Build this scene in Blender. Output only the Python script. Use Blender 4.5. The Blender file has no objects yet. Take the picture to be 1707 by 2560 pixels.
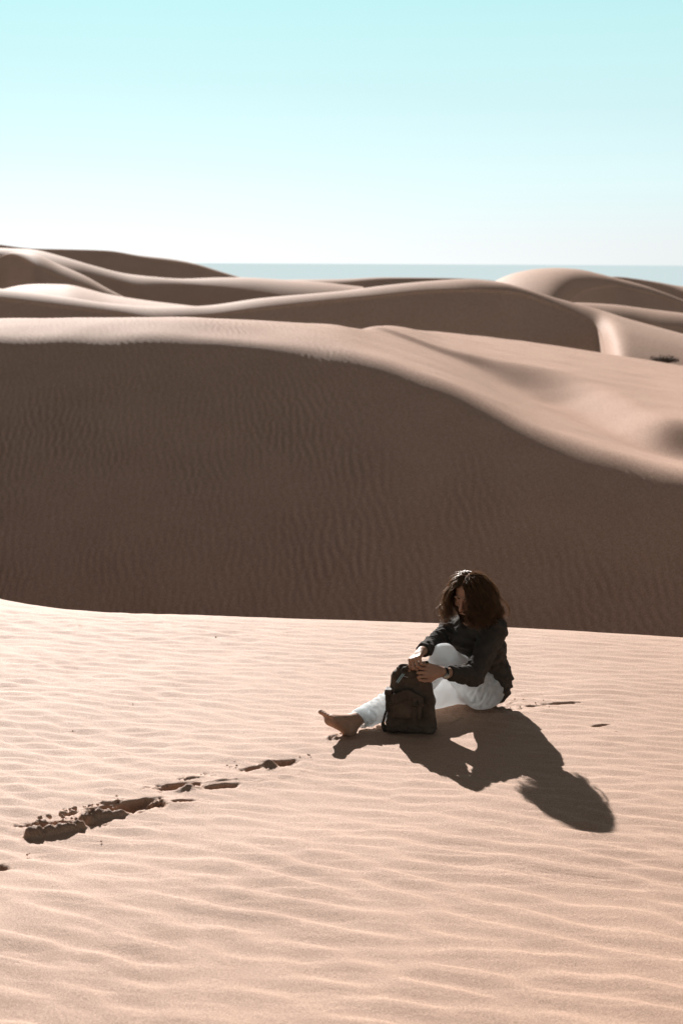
import bpy, bmesh, math, random
import numpy as np
from mathutils import Vector, Matrix, Quaternion

SC = bpy.context.scene
COL = SC.collection
R = math.radians

# ------------------------------------------------------------------ camera
CAM_H, PITCH, ROLL, FPX = 2.5, R(9.91), R(0.30), 3555.0
cd = bpy.data.cameras.new('camera')
cam = bpy.data.objects.new('camera', cd)
COL.objects.link(cam)
cd.sensor_fit = 'VERTICAL'; cd.sensor_height = 36.0; cd.sensor_width = 24.0
cd.lens = 50.0
cd.clip_start = 0.1; cd.clip_end = 200000.0
_F = Vector((0, math.cos(PITCH), -math.sin(PITCH)))
_U0 = Vector((0, math.sin(PITCH), math.cos(PITCH)))
_R0 = Vector((1, 0, 0))
_RT = _R0 * math.cos(ROLL) + _U0 * math.sin(ROLL)
_UP = _U0 * math.cos(ROLL) - _R0 * math.sin(ROLL)
cam.matrix_world = Matrix(((_RT.x, _UP.x, -_F.x, 0), (_RT.y, _UP.y, -_F.y, 0),
                           (_RT.z, _UP.z, -_F.z, CAM_H), (0, 0, 0, 1)))
cd.dof.use_dof = True
cd.dof.focus_distance = 7.95
cd.dof.aperture_fstop = 3.2
SC.camera = cam

# ------------------------------------------------------------------ sun, sky, exposure
SUN_EL, SUN_AZ = R(26.3), R(-15.5)          # azimuth from the view direction (+Y), negative = left
sv = Vector((math.cos(SUN_EL) * math.sin(SUN_AZ), math.cos(SUN_EL) * math.cos(SUN_AZ), math.sin(SUN_EL)))
sl = bpy.data.lights.new('sun', 'SUN')
sl.energy = 5.0; sl.angle = R(0.55); sl.color = (1.0, 0.97, 0.94)
so = bpy.data.objects.new('sun', sl); COL.objects.link(so)
so.location = (0, 0, 60)
so.rotation_euler = sv.to_track_quat('Z', 'Y').to_euler()

world = bpy.data.worlds.new('World'); SC.world = world
world.use_nodes = True
nt = world.node_tree
for n in list(nt.nodes): nt.nodes.remove(n)
out = nt.nodes.new('ShaderNodeOutputWorld')
bg = nt.nodes.new('ShaderNodeBackground'); bg.inputs['Strength'].default_value = 0.115
sky = nt.nodes.new('ShaderNodeTexSky'); sky.sky_type = 'NISHITA'; sky.sun_disc = False
sky.sun_elevation = SUN_EL; sky.sun_rotation = SUN_AZ
sky.altitude = 0; sky.air_density = 1.0; sky.dust_density = 0.3; sky.ozone_density = 1.0
# a pale cyan band towards the sea horizon, neutral and darker overhead
tc = nt.nodes.new('ShaderNodeTexCoord'); sx = nt.nodes.new('ShaderNodeSeparateXYZ')
nt.links.new(tc.outputs['Generated'], sx.inputs[0])
rp = nt.nodes.new('ShaderNodeValToRGB')
SKY_STOPS = [(0.0, (0.73, 0.765, 0.77)), (0.017, (0.755, 0.80, 0.805)), (0.052, (0.775, 0.95, 0.96)), (0.095, (0.72, 0.975, 1.0)),
             (0.19, (0.575, 0.98, 1.0)), (0.27, (0.30, 0.36, 0.375)), (0.38, (0.155, 0.155, 0.160)), (0.62, (0.25, 0.248, 0.252)), (1.0, (0.62, 0.60, 0.60))]
el = rp.color_ramp.elements
while len(el) < len(SKY_STOPS): el.new(0.5)
for e, (p, c) in zip(el, SKY_STOPS): e.position = p; e.color = (*c, 1)
nt.links.new(sx.outputs['Z'], rp.inputs[0])
hs = nt.nodes.new('ShaderNodeHueSaturation'); hs.inputs['Saturation'].default_value = 0.0
nt.links.new(sky.outputs[0], hs.inputs['Color'])
mx = nt.nodes.new('ShaderNodeMix'); mx.data_type = 'RGBA'; mx.blend_type = 'MULTIPLY'; mx.inputs[0].default_value = 1.0
gm = nt.nodes.new('ShaderNodeGamma'); gm.inputs[1].default_value = 0.55
nt.links.new(hs.outputs[0], gm.inputs[0])
nt.links.new(gm.outputs[0], mx.inputs[6]); nt.links.new(rp.outputs[0], mx.inputs[7])
# the sky away from the sun is darker; a little lift to the right of the sun's glow
def map_node(sock, a0, a1, b0, b1):
    n = nt.nodes.new('ShaderNodeMapRange'); n.clamp = True
    for k, v in zip(('From Min', 'From Max', 'To Min', 'To Max'), (a0, a1, b0, b1)): n.inputs[k].default_value = v
    nt.links.new(sock, n.inputs['Value']); return n.outputs[0]
fm = nt.nodes.new('ShaderNodeMath'); fm.operation = 'MULTIPLY'
nt.links.new(map_node(sx.outputs['Y'], -0.35, 0.75, 0.78, 1.0), fm.inputs[0])
nt.links.new(map_node(sx.outputs['X'], -0.25, 0.30, 0.985, 1.09), fm.inputs[1])
mx2 = nt.nodes.new('ShaderNodeMix'); mx2.data_type = 'RGBA'; mx2.blend_type = 'MULTIPLY'; mx2.inputs[0].default_value = 1.0
nt.links.new(mx.outputs[2], mx2.inputs[6]); nt.links.new(fm.outputs[0], mx2.inputs[7])
nt.links.new(mx2.outputs[2], bg.inputs['Color'])
nt.links.new(bg.outputs[0], out.inputs['Surface'])

SC.view_settings.view_transform = 'Standard'
SC.view_settings.look = 'None'
SC.view_settings.gamma = 1.0
SC.view_settings.exposure = 1.12
SC.cycles.use_denoising = True
SC.cycles.max_bounces = 8
SC.cycles.sample_clamp_indirect = 6.0

# ------------------------------------------------------------------ helpers
def ray(u, v):
    """direction through pixel (u, v) of the 1707 x 2560 photograph, scaled to unit Y"""
    d = _F + _RT * ((u - 853.5) / FPX) + _UP * (-(v - 1280.0) / FPX)
    return d / d.y
def at(u, v, Y):
    d = ray(u, v)
    return Vector((d.x * Y, Y, CAM_H + d.z * Y))
def on_ground(u, v, z=0.0):
    d = ray(u, v)
    t = (z - CAM_H) / d.z
    return Vector((d.x * t, t, z))

def tag(o, label=None, cat=None, group=None, kind=None):
    if label: o['label'] = label
    if cat: o['category'] = cat
    if group: o['group'] = group
    if kind: o['kind'] = kind
    return o
def link_mesh(name, me, mat=None, parent=None):
    o = bpy.data.objects.new(name, me); COL.objects.link(o)
    if mat is not None: me.materials.append(mat)
    if parent is not None: o.parent = parent
    return o
def smooth(me, on=True):
    me.polygons.foreach_set('use_smooth', [on] * len(me.polygons))
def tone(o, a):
    """darkening of the sand colour: damp dug sand, shade painted into prints and ripples"""
    at_ = o.data.attributes.new('sand_tone_shade', 'FLOAT', 'POINT')
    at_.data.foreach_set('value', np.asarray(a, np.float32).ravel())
def grid_mesh(name, X, Y, Z):
    """structured grid of points as one smooth sheet"""
    ny, nx = X.shape
    co = np.stack([X, Y, Z], -1).reshape(-1, 3).astype(np.float32)
    idx = np.arange(ny * nx).reshape(ny, nx)
    q = np.stack([idx[:-1, :-1], idx[:-1, 1:], idx[1:, 1:], idx[1:, :-1]], -1).reshape(-1, 4)
    me = bpy.data.meshes.new(name)
    me.vertices.add(len(co)); me.vertices.foreach_set('co', co.ravel())
    me.loops.add(q.size); me.loops.foreach_set('vertex_index', q.ravel().astype(np.int32))
    me.polygons.add(len(q))
    me.polygons.foreach_set('loop_start', (np.arange(len(q)) * 4).astype(np.int32))
    me.polygons.foreach_set('loop_total', np.full(len(q), 4, np.int32))
    me.update(calc_edges=True); smooth(me)
    return me

RNG = np.random.default_rng(7)
def ripple_field(n, cell, lam, theta, spread_ang, spread_k, seed):
    """noise band-passed around one wave vector: wavy crests that fork like wind ripples; n x n tile"""
    rg = np.random.default_rng(seed)
    F = np.fft.fft2(rg.standard_normal((n, n)))
    k = np.fft.fftfreq(n, cell)
    KX, KY = np.meshgrid(k, k)
    kr = np.hypot(KX, KY) + 1e-9; ka = np.arctan2(KY, KX)
    def lobe(t):
        d = np.angle(np.exp(1j * (ka - t)))
        return np.exp(-0.5 * (d / spread_ang) ** 2)
    W = np.exp(-0.5 * (np.log(kr * lam) / spread_k) ** 2) * (lobe(theta) + lobe(theta + math.pi))
    f = np.real(np.fft.ifft2(F * W)); f /= f.std()
    return f
def sample(f, cell, X, Y):
    n = f.shape[0]
    gx = X / cell; gy = Y / cell
    ix = np.floor(gx).astype(int); iy = np.floor(gy).astype(int)
    fx = gx - ix; fy = gy - iy
    a = f[iy % n, ix % n]; b = f[iy % n, (ix + 1) % n]; c = f[(iy + 1) % n, ix % n]; d = f[(iy + 1) % n, (ix + 1) % n]
    return (a * (1 - fx) + b * fx) * (1 - fy) + (c * (1 - fx) + d * fx) * fy
def soft_noise(n, cell, lam, seed):
    rg = np.random.default_rng(seed)
    F = np.fft.fft2(rg.standard_normal((n, n)))
    k = np.fft.fftfreq(n, cell); KX, KY = np.meshgrid(k, k)
    f = np.real(np.fft.ifft2(F * np.exp(-0.5 * (np.hypot(KX, KY) * lam) ** 2)))
    return f / f.std()
def pchip(x, y, xq):
    x = np.asarray(x, float); y = np.asarray(y, float)
    h = np.diff(x); d = np.diff(y) / h
    m = np.zeros_like(y)
    m[0], m[-1] = d[0], d[-1]
    for i in range(1, len(x) - 1):
        if d[i - 1] * d[i] > 0:
            w1, w2 = 2 * h[i] + h[i - 1], h[i] + 2 * h[i - 1]
            m[i] = (w1 + w2) / (w1 / d[i - 1] + w2 / d[i])
    i = np.clip(np.searchsorted(x, xq) - 1, 0, len(x) - 2)
    t = (xq - x[i]) / h[i]
    lo, hi = xq < x[0], xq > x[-1]
    t = np.clip(t, 0, 1)
    r = (y[i] * (1 + 2 * t) * (1 - t) ** 2 + m[i] * h[i] * t * (1 - t) ** 2
         + y[i + 1] * t * t * (3 - 2 * t) + m[i + 1] * h[i] * t * t * (t - 1))
    r = np.where(lo, y[0] + m[0] * (xq - x[0]), r)
    return np.where(hi, y[-1] + m[-1] * (xq - x[-1]), r)
def blur(Z, sig, axis):
    """gaussian blur along one axis, sigma in samples"""
    if sig < 0.3: return Z
    r = int(sig * 3) + 1
    k = np.exp(-0.5 * (np.arange(-r, r + 1) / sig) ** 2); k /= k.sum()
    P = np.pad(Z, [(r, r) if a == axis else (0, 0) for a in range(2)], mode='reflect', reflect_type='odd')
    o = np.zeros_like(Z)
    n = Z.shape[axis]
    for j, w in enumerate(k):
        o += w * (P[j:j + n, :] if axis == 0 else P[:, j:j + n])
    return o

# ------------------------------------------------------------------ materials
def mat(name):
    m = bpy.data.materials.new(name); m.use_nodes = True
    t = m.node_tree
    for n in list(t.nodes): t.nodes.remove(n)
    o = t.nodes.new('ShaderNodeOutputMaterial')
    b = t.nodes.new('ShaderNodeBsdfPrincipled')
    t.links.new(b.outputs[0], o.inputs['Surface'])
    return m, t, b, o
def noise_node(t, scale, detail=4.0, rough=0.55, coord=None):
    n = t.nodes.new('ShaderNodeTexNoise'); n.inputs['Scale'].default_value = scale
    n.inputs['Detail'].default_value = detail; n.inputs['Roughness'].default_value = rough
    if coord is not None: t.links.new(coord, n.inputs['Vector'])
    return n
def ramp_node(t, fac, stops):
    r = t.nodes.new('ShaderNodeValToRGB')
    e = r.color_ramp.elements
    while len(e) < len(stops): e.new(0.5)
    for el, (p, c) in zip(e, stops):
        el.position = p; el.color = (*c, 1)
    t.links.new(fac, r.inputs[0])
    return r
def sand_material(name, grain, depth, tint=(1, 1, 1), spec=0.15, blotch=0.08):
    m, t, b, o = mat(name)
    g = t.nodes.new('ShaderNodeNewGeometry')
    n1 = noise_node(t, grain, 3.0, 0.7, g.outputs['Position'])
    n2 = noise_node(t, grain * 0.02, 4.0, 0.5, g.outputs['Position'])
    mix = t.nodes.new('ShaderNodeMath'); mix.operation = 'MULTIPLY_ADD'
    t.links.new(n1.outputs[0], mix.inputs[0]); mix.inputs[1].default_value = 1 - blotch
    m2 = t.nodes.new('ShaderNodeMath'); m2.operation = 'MULTIPLY'; m2.inputs[1].default_value = blotch
    t.links.new(n2.outputs[0], m2.inputs[0]); t.links.new(m2.outputs[0], mix.inputs[2])
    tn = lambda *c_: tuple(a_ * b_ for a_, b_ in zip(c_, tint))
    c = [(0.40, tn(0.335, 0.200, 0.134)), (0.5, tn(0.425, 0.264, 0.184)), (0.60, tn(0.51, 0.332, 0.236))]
    rp = ramp_node(t, mix.outputs[0], c)
    at_ = t.nodes.new('ShaderNodeAttribute'); at_.attribute_name = 'sand_tone_shade'
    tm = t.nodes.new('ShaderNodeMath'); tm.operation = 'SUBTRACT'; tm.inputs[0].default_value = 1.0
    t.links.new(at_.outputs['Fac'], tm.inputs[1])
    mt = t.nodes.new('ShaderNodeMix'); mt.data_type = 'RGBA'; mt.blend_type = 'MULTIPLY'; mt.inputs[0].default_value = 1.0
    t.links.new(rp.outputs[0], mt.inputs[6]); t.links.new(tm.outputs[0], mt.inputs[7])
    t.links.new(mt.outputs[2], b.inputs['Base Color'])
    b.inputs['Roughness'].default_value = 0.72
    b.inputs['Specular IOR Level'].default_value = spec
    bp = t.nodes.new('ShaderNodeBump'); bp.inputs['Strength'].default_value = 1.0
    bp.inputs['Distance'].default_value = depth
    t.links.new(n1.outputs[0], bp.inputs['Height'])
    t.links.new(bp.outputs[0], b.inputs['Normal'])
    return m
M_SAND = sand_material('sand', 170.0, 0.0045, (1, 1, 1), 0.22)
M_DUNE = sand_material('dune sand', 60.0, 0.006, (1.06, 1.13, 1.25), 0.016)  # paler, cooler tint stands in for haze
M_FAR = sand_material('far dune sand', 30.0, 0.003, (1.12, 1.22, 1.36), 0.028)  # haze painted into the colour: lighter and greyer than the near sand

# ------------------------------------------------------------------ foreground dune with wind ripples
K = 1.08865                                    # picture shown at 1568 wide -> photograph pixels
crest_u = [-700, 0, 90, 200, 330, 480, 760, 1090, 1270, 1707, 2400]
crest_v = [1400, 1478, 1494, 1508, 1515, 1519, 1529, 1539, 1549, 1575, 1616]
CRX, CRY = [], []
for u, v in zip(crest_u, crest_v):
    p = on_ground(u, v); CRX.append(p.x); CRY.append(p.y)
def lines(dense0, dense1, step, lo, hi, grow=1.18):
    a = list(np.arange(dense0, dense1 + step * 0.5, step))
    s, x = step, a[-1]
    while x < hi: s *= grow; x += s; a.append(x)
    s, x, pre = step, a[0], []
    while x > lo: s *= grow; x -= s; pre.append(x)
    return np.array(pre[::-1] + a)
FX = lines(-2.8, 2.8, 0.0080, -40, 40)
FY = lines(4.2, 11.0, 0.0080, -30, 12.6)
GX, GY = np.meshgrid(FX, FY)
crest = pchip(CRX, CRY, GX)
def crest_drop(x, y):
    d = y - pchip(CRX, CRY, x) + 0.12
    s = 0.5 * (d + np.sqrt(d * d + 0.10 ** 2))  # softplus past the crest line
    return np.maximum(-0.50 * s, -4.2)
RC = 0.010
rA = ripple_field(1024, RC, 0.170, R(90 - 23), 0.30, 0.20, 11)      # long lines falling to the right
rB = ripple_field(1024, RC, 0.100, R(90 - 10), 0.26, 0.18, 12)       # finer lines
rC = ripple_field(1024, RC, 0.185, R(90 - 48), 0.40, 0.25, 13)      # cross branches
rE = ripple_field(1024, RC, 0.045, R(90 - 6), 0.5, 0.35, 16)        # small crinkles
nA = soft_noise(512, 0.03, 0.8, 14); nB = soft_noise(512, 0.03, 0.5, 15)
def ripple(x, y):
    near = np.clip((7.3 - y) / 2.2, 0, 1)
    left = np.clip((0.3 - x) / 2.0, 0, 1)
    lim = lambda f: 1.25 * np.tanh(f / 1.25)
    def leaning(f, c):                                    # crests lean away from the viewer: long near slope, short far slope
        f0 = sample(f, RC, x, y)
        f1 = sample(f, RC, x, y - c * np.tanh(f0))
        return lim(sample(f, RC, x, y - c * np.tanh(0.5 * (f0 + f1))))
    a = leaning(rA, 0.016); b = leaning(rB, 0.013); c = leaning(rC, 0.014)
    w = 0.5 + 0.5 * np.tanh(sample(nA, 0.03, x, y) * 0.9)
    sharp = lambda f: f
    r = 0.0058 * sharp(a) * (0.34 + 0.60 * near) + 0.0022 * sharp(b) * (1.1 - 0.75 * near)
    r += 0.0040 * sharp(c) * (0.15 + 0.85 * left)
    r += 0.00022 * sample(rE, RC, x, y)
    return 0.86 * r * (0.75 + 0.3 * w) + 0.004 * sample(nB, 0.03, x * 0.35, y * 0.35)
rock = soft_noise(512, 0.012, 0.034, 78)
# footprints and a dug-up ridge, where they lie on the sand
def spot(x, y, u, v, lx, ly, ang, hgt, p=1.0):
    c = on_ground(u, v); ca, sa_ = math.cos(ang), math.sin(ang)
    dx, dy = x - c.x, y - c.y
    e = ((dx * ca + dy * sa_) / lx) ** 2 + ((-dx * sa_ + dy * ca) / ly) ** 2
    if x.ndim == 1:
        e = e * (1 + 0.45 * np.tanh(sample(rock, 0.012, x * 0.6 + 3, y * 0.6)) + 0.25 * np.tanh(sample(rock, 0.012, x * 1.7, y * 1.7 + 2)))
    return hgt * np.exp(-e ** p)
def tracks(x, y):
    z = np.zeros_like(x)
    m = (x > -1.9) & (x < 1.6) & (y > 4.8) & (y < 8.6)
    X, Y = x[m], y[m]
    n1 = sample(rock, 0.012, X, Y); n2 = sample(rock, 0.012, X * 2.3 + 5, Y * 2.3)
    S_ = lambda *a, **k: spot(X, Y, *a, **k)
    t = np.zeros_like(X)
    # long trench with the ridge of damp clods thrown up in front of it
    t += S_(308, 2020, 0.150, 0.042, 0.28, -0.085, 1.8) + S_(160, 2056, 0.130, 0.030, 0.10, -0.050, 1.6) + S_(345, 2006, 0.07, 0.028, 0.4, -0.04, 1.5)
    rid = np.zeros_like(X)
    for u, v, lx, ly, hh in ((84, 2084, .042, .034, .082), (104, 2066, .045, .032, .075), (128, 2078, .05, .026, .058), (160, 2074, .05, .026, .060), (190, 2063, .045, .028, .066),
                             (212, 2050, .05, .032, .085), (236, 2042, .05, .034, .088), (262, 2038, .05, .030, .070), (290, 2036, .05, .024, .045), (236, 2018, .045, .022, .030), (270, 2006, .05, .018, .022)):
        rid = np.maximum(rid, S_(u, v, lx, ly * 0.80, 0.2, hh * 0.85, 2.0))
    blk = np.clip(0.55 * np.tanh(1.5 * n1) + 0.22 * np.tanh(n2), -0.7, 0.6)
    t += 0.56 * rid * (1 + 0.34 * blk + 0.10 * np.tanh(sample(rock, 0.012, X * 4.1, Y * 4.1)))
    # shallower prints towards the person
    t += S_(440, 1968, 0.085, 0.034, 0.30, -0.045, 1.6) + S_(470, 1972, 0.060, 0.026, 0.2, 0.026, 1.5) * (1 + 0.3 * n1) + S_(480, 1946, 0.075, 0.010, 0.22, 0.008, 1.4) * (1 + 0.5 * n1)
    t += S_(552, 1966, 0.075, 0.024, 0.30, -0.030, 1.8) + S_(552, 1953, 0.060, 0.010, 0.30, 0.010, 1.5)
    t += S_(700, 1908, 0.080, 0.032, 0.22, -0.052, 1.8) + S_(672, 1914, 0.045, 0.032, 0.2, 0.040, 1.6) + S_(632, 1922, 0.05, 0.020, 0.5, -0.022, 1.6)
    t += S_(462, 2003, 0.045, 0.014, 0.2, -0.020, 1.6) + S_(400, 2010, 0.14, 0.05, 0.3, 0.008) + S_(600, 1945, 0.22, 0.07, 0.3, 0.006)
    t += S_(-6, 2166, 0.05, 0.030, 0.2, -0.045, 1.8)
    # nicks to the right of the person
    t += S_(1335, 1763, 0.042, 0.011, 0.10, -0.011, 1.8) + S_(1397, 1758, 0.090, 0.011, 0.06, -0.012, 2.0) + S_(1500, 1814, 0.055, 0.012, 0.30, -0.013, 2.0) + S_(1325, 1778, 0.09, 0.03, 0.1, 0.004)
    # sand pushed up under the heel
    t += S_(838, 1846, 0.040, 0.022, 0.3, 0.020, 1.6) * (1 + 0.6 * n1) + S_(872, 1846, 0.05, 0.03, 0.2, -0.010)
    # hollow and scuffs where the person sits
    t += S_(1205, 1768, 0.20, 0.13, 0.5, -0.010, 2.0) * (1 + 0.5 * n1) + S_(1290, 1790, 0.05, 0.05, 0.3, 0.010) + S_(1030, 1822, 0.17, 0.07, 0.1, -0.006, 2.0)
    z[m] = t
    return z
FZ = crest_drop(GX, GY)
fade = np.clip((crest - 0.05 - GY) / 0.4, 0.35, 1) * (np.abs(GX) < 4) * (GY > 3) * (GY < 12.2)
flat = 1 - np.clip(np.abs(tracks(GX, GY)) / 0.02, 0, 0.85)
FZ = FZ + ripple(GX, GY) * fade * flat + tracks(GX, GY)
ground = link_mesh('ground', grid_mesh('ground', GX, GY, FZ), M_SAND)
tone(ground, np.clip((np.abs(tracks(GX, GY)) - 0.008) / 0.02, 0, 1) * 0.42)  # damp dug sand, and shade painted into the holes and prints
tag(ground, kind='structure')

# ------------------------------------------------------------------ dunes behind, lofted from cross profiles
def thin_columns(us):
    """every column where the camera looks, every eighth beyond"""
    return np.array([i for i, u in enumerate(us) if -120 < u < 1830 or i % 8 == 0 or i == len(us) - 1])
def loft(name, stations, du, dy, sig_y, sig_u, m, ripple_fn=None, u0=-500, u1=2200, y_front=None, y_back=None, rows=None):
    """stations: list of (u, [(Y, z), ...] front to back).  Profiles are interpolated along rays of constant u."""
    us = np.arange(u0, u1 + du, du)
    nf = len(stations[0][1])
    su = [s[0] for s in stations]
    fy = np.stack([pchip(su, [s[1][i][0] for s in stations], np.clip(us, su[0], su[-1])) for i in range(nf)])
    fz = np.stack([pchip(su, [s[1][i][1] for s in stations], np.clip(us, su[0], su[-1])) for i in range(nf)])
    y0 = fy[0].min() if y_front is None else y_front
    y1 = fy[-1].max() if y_back is None else y_back
    ys = np.arange(y0, y1 + dy, dy)
    Z = np.zeros((len(ys), len(us)))
    for j in range(len(us)):
        Z[:, j] = pchip(fy[:, j], fz[:, j], np.clip(ys, fy[0, j], fy[-1, j]))
    if callable(sig_y):
        s0, s1, wgt = sig_y(us)
        Z = blur(Z, s0 / dy, 0) * (1 - wgt) + blur(Z, s1 / dy, 0) * wgt
    else:
        Z = blur(Z, sig_y / dy, 0)
    Z = blur(Z, sig_u / du, 1)
    if rows is not None:
        Z = np.stack([np.interp(rows, ys, Z[:, j]) for j in range(len(us))], 1); ys = rows
    YY = np.repeat(ys[:, None], len(us), 1)
    XX = YY * ((us - 853.5) / FPX)[None, :] / math.cos(PITCH)
    Z = Z - math.tan(ROLL) * XX
    keep = thin_columns(us); XX, YY, Z = XX[:, keep], YY[:, keep], Z[:, keep]
    tn = None
    if ripple_fn:
        dz, tn = ripple_fn(XX, YY); Z = Z + dz
    o = link_mesh(name, grid_mesh(name, XX, YY, Z), m)
    if tn is not None: tone(o, tn)
    tag(o, kind='structure')
    return o

def zv(v, Y):                                   # height of photograph row v (no roll) at depth Y
    return CAM_H - Y * math.tan(PITCH - math.atan((1280 - v) / FPX))
SL = math.tan(R(34))
def mid(ud, feats):
    """feats (Y, z) from the terminator backwards; adds the slip face in front and the back slope"""
    yt, zt = feats[0]
    f = [(yt - 8.5, -3.9), (yt - 7.6, -3.85), (yt - 0.25 - (zt + 3.3) / SL, -3.3), (yt - 0.25, zt - 0.25 * SL * 0.9)]
    return (ud * K, f + feats + [(feats[-1][0] + 3, feats[-1][1] - 0.50), (feats[-1][0] + 14, feats[-1][1] - 3.5)])
def shoulder(yt, vt, ys, vs, qs=(0.2, 0.4, 0.58, 0.74, 0.88)):
    zt, zs = zv(vt * K, yt), zv(vs * K, ys)
    L = ys - yt; o = [(yt, zt)]
    for q in qs:
        o.append((yt + L * q, zs - (zs - zt) * (1 - q) ** 1.45))
    return o + [(ys, zs)]
mids = [
    mid(-420, shoulder(25.9, 792, 27.7, 750)),
    mid(0, shoulder(25.8, 784, 27.6, 740)),
    mid(200, shoulder(25.7, 787, 27.5, 736)),
    mid(400, shoulder(25.6, 779, 27.3, 732)),
    mid(600, shoulder(25.4, 790, 28.0, 738)),
    mid(700, [(25.2, zv(805 * K, 25.2)), (25.9, 1.14), (26.6, 1.22), (27.3, 1.27), (28.2, 1.305), (28.7, 1.315), (29.2, zv(743 * K, 29.2))]),
    mid(790, [(24.85, zv(821 * K, 24.85)), (25.4, 1.02), (26.3, 1.09), (27.2, 1.13), (28.6, 1.19), (29.2, 1.21), (30.0, zv(746.5 * K, 30.0))]),
    mid(850, [(24.6, zv(835 * K, 24.6)), (25.2, 0.91), (27.5, 0.965), (30.5, 1.015), (32.6, 1.04), (33.0, 1.115), (34.5, zv(739.5 * K, 34.5))]),
    mid(905, [(24.35, zv(852 * K, 24.35)), (24.9, 0.80), (27.5, 0.825), (30.5, 0.85), (33.0, 0.87), (33.4, 0.97), (36.0, zv(745 * K, 36.0))]),
    mid(1000, [(23.9, zv(885 * K, 23.9)), (24.4, 0.60), (27.0, 0.565), (30.0, 0.53), (33.0, 0.50), (33.5, 0.61), (40.0, zv(757 * K, 40.0))]),
    mid(1250, [(22.6, zv(1005 * K, 22.6)), (23.1, -0.13), (25.2, -0.22), (28.2, -0.37), (30.6, -0.46), (33.4, 0.14), (43.0, zv(787 * K, 43.0))]),
    mid(1525, [(21.5, zv(1081 * K, 21.5)), (21.9, -0.55), (23.5, -0.68), (24.8, -0.82), (25.8, -0.95), (27.3, -0.33), (43.0, zv(828 * K, 43.0))]),
    mid(1950, [(20.6, zv(1150 * K, 20.6)), (21.1, -0.93), (22.6, -1.04), (23.7, -1.16), (24.6, -1.26), (26.1, -0.62), (43.0, zv(900 * K, 43.0))]),
]
RD = 0.02
rD = ripple_field(1024, RD, 0.112, R(20), 0.26, 0.20, 21)
nD = soft_noise(512, 0.1, 2.0, 22)
_tu = [m_[0] for m_ in mids]; _ty = [m_[1][4][0] for m_ in mids]
def dune_ripple(x, y):
    u = 853.5 + x / y * FPX * math.cos(PITCH)
    d = pchip(_tu, _ty, np.clip(u, _tu[0], _tu[-1])) - y            # metres in front of the terminator
    w = 0.65 + 0.35 * np.tanh(sample(nD, 0.1, x, y))
    amp = np.where(u > 900, 0.0018, 0.0034) + 0.0065 * np.clip((d - 0.5) / 1.5, 0, 1)
    amp = amp * np.clip((39 - y) / 8, 0, 1)
    f = sample(rD, RD, x + 0.24 * np.clip(d - 0.9, 0, None), y)
    return amp * w * np.tanh(f) + 0.006 * sample(nD, 0.1, x + 7, y + 3), (amp / 0.0097) * w * (0.06 - 0.12 * np.tanh(f))  # second value paints ripple shading into the colour, troughs darker
def mid_sigma(us):
    w = np.clip((us - 500) / 500, 0, 1)[None, :]
    return 0.20, 0.15, w
rows = np.concatenate([np.arange(12.2, 18.4, 0.2), np.arange(18.4, 28.0, 0.027), np.arange(28.0, 37.0, 0.05), np.arange(37.0, 47.0, 0.1), np.arange(47.0, 56.0, 0.4)])
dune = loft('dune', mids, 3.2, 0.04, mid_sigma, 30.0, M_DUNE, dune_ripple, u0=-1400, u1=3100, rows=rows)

# far dunes: silhouette and terminator curves of each, at its own depth
def far_dune(name, depth, sil, term, du=6.0, sig_u=14.0, base=-6.0, back=0.12, sig=0.05, face=34.0, u0=None, u1=None, curve=0.0):
    su, svv = zip(*sil); tu, tv = zip(*term)
    if su[0] < -200: u0 = -1400
    if su[-1] > 1850: u1 = 3100                      # the ridge runs on beyond the picture
    u0 = su[0] if u0 is None else u0; u1 = su[-1] if u1 is None else u1
    us = np.arange(u0, u1 + du, du)
    uc = np.clip(us, su[0], su[-1]) if u1 == 3100 or u0 == -1400 else us
    vs = pchip(su, svv, uc); vt = pchip(tu, tv, uc)
    vt = np.maximum(vt, vs + 1.0)
    Yc = depth + curve * (us - 853) / 853.0
    ta = math.tan(R(27))
    st = []
    ang = lambda v: np.tan(PITCH - np.arctan((1280 - v) / FPX))
    zs = CAM_H - Yc * ang(vs)
    a = ang(vt)
    # parabola from the silhouette to the terminator row: slope at its end = ta
    # z = zs - c L^2 , 2 c L = ta,  zs - ta L/2 = CAM_H - (Yc - L) a
    L = np.maximum((zs - CAM_H + Yc * a) / (ta / 2 + a), 0.02 * depth / 50)
    mm = math.tan(R(face))
    N = 70
    t = np.concatenate([-np.linspace(1, 0.02, 12) * depth * 0.35, np.linspace(0, 1, N - 24) ** 1.0, 1 + np.linspace(0.02, 1, 24) ** 1.6])
    YY = np.zeros((len(t), len(us))); ZZ = np.zeros_like(YY)
    for i, q in enumerate(t):
        if q <= 0:
            YY[i] = Yc - q; ZZ[i] = zs - back * (-q) * np.minimum(1, -q / (depth * 0.04))
        elif q <= 1:
            YY[i] = Yc - L * q; ZZ[i] = zs - ta * L / 2 * q * q
        else:
            zt = zs - ta * L / 2
            D = (zt - base) / mm
            YY[i] = Yc - L - D * (q - 1); ZZ[i] = zt - (zt - base) * (q - 1)
    ZZ = blur(ZZ, 1.6, 0); ZZ = blur(ZZ, sig_u / du, 1); YY = blur(YY, sig_u / du, 1)
    XX = YY * ((us - 853.5) / FPX)[None, :] / math.cos(PITCH)
    ZZ = ZZ - math.tan(ROLL) * XX
    keep = thin_columns(us); XX, YY, ZZ = XX[:, keep], YY[:, keep], ZZ[:, keep]
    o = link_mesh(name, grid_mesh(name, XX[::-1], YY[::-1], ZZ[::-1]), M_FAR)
    tag(o, kind='structure')
    return o

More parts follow.
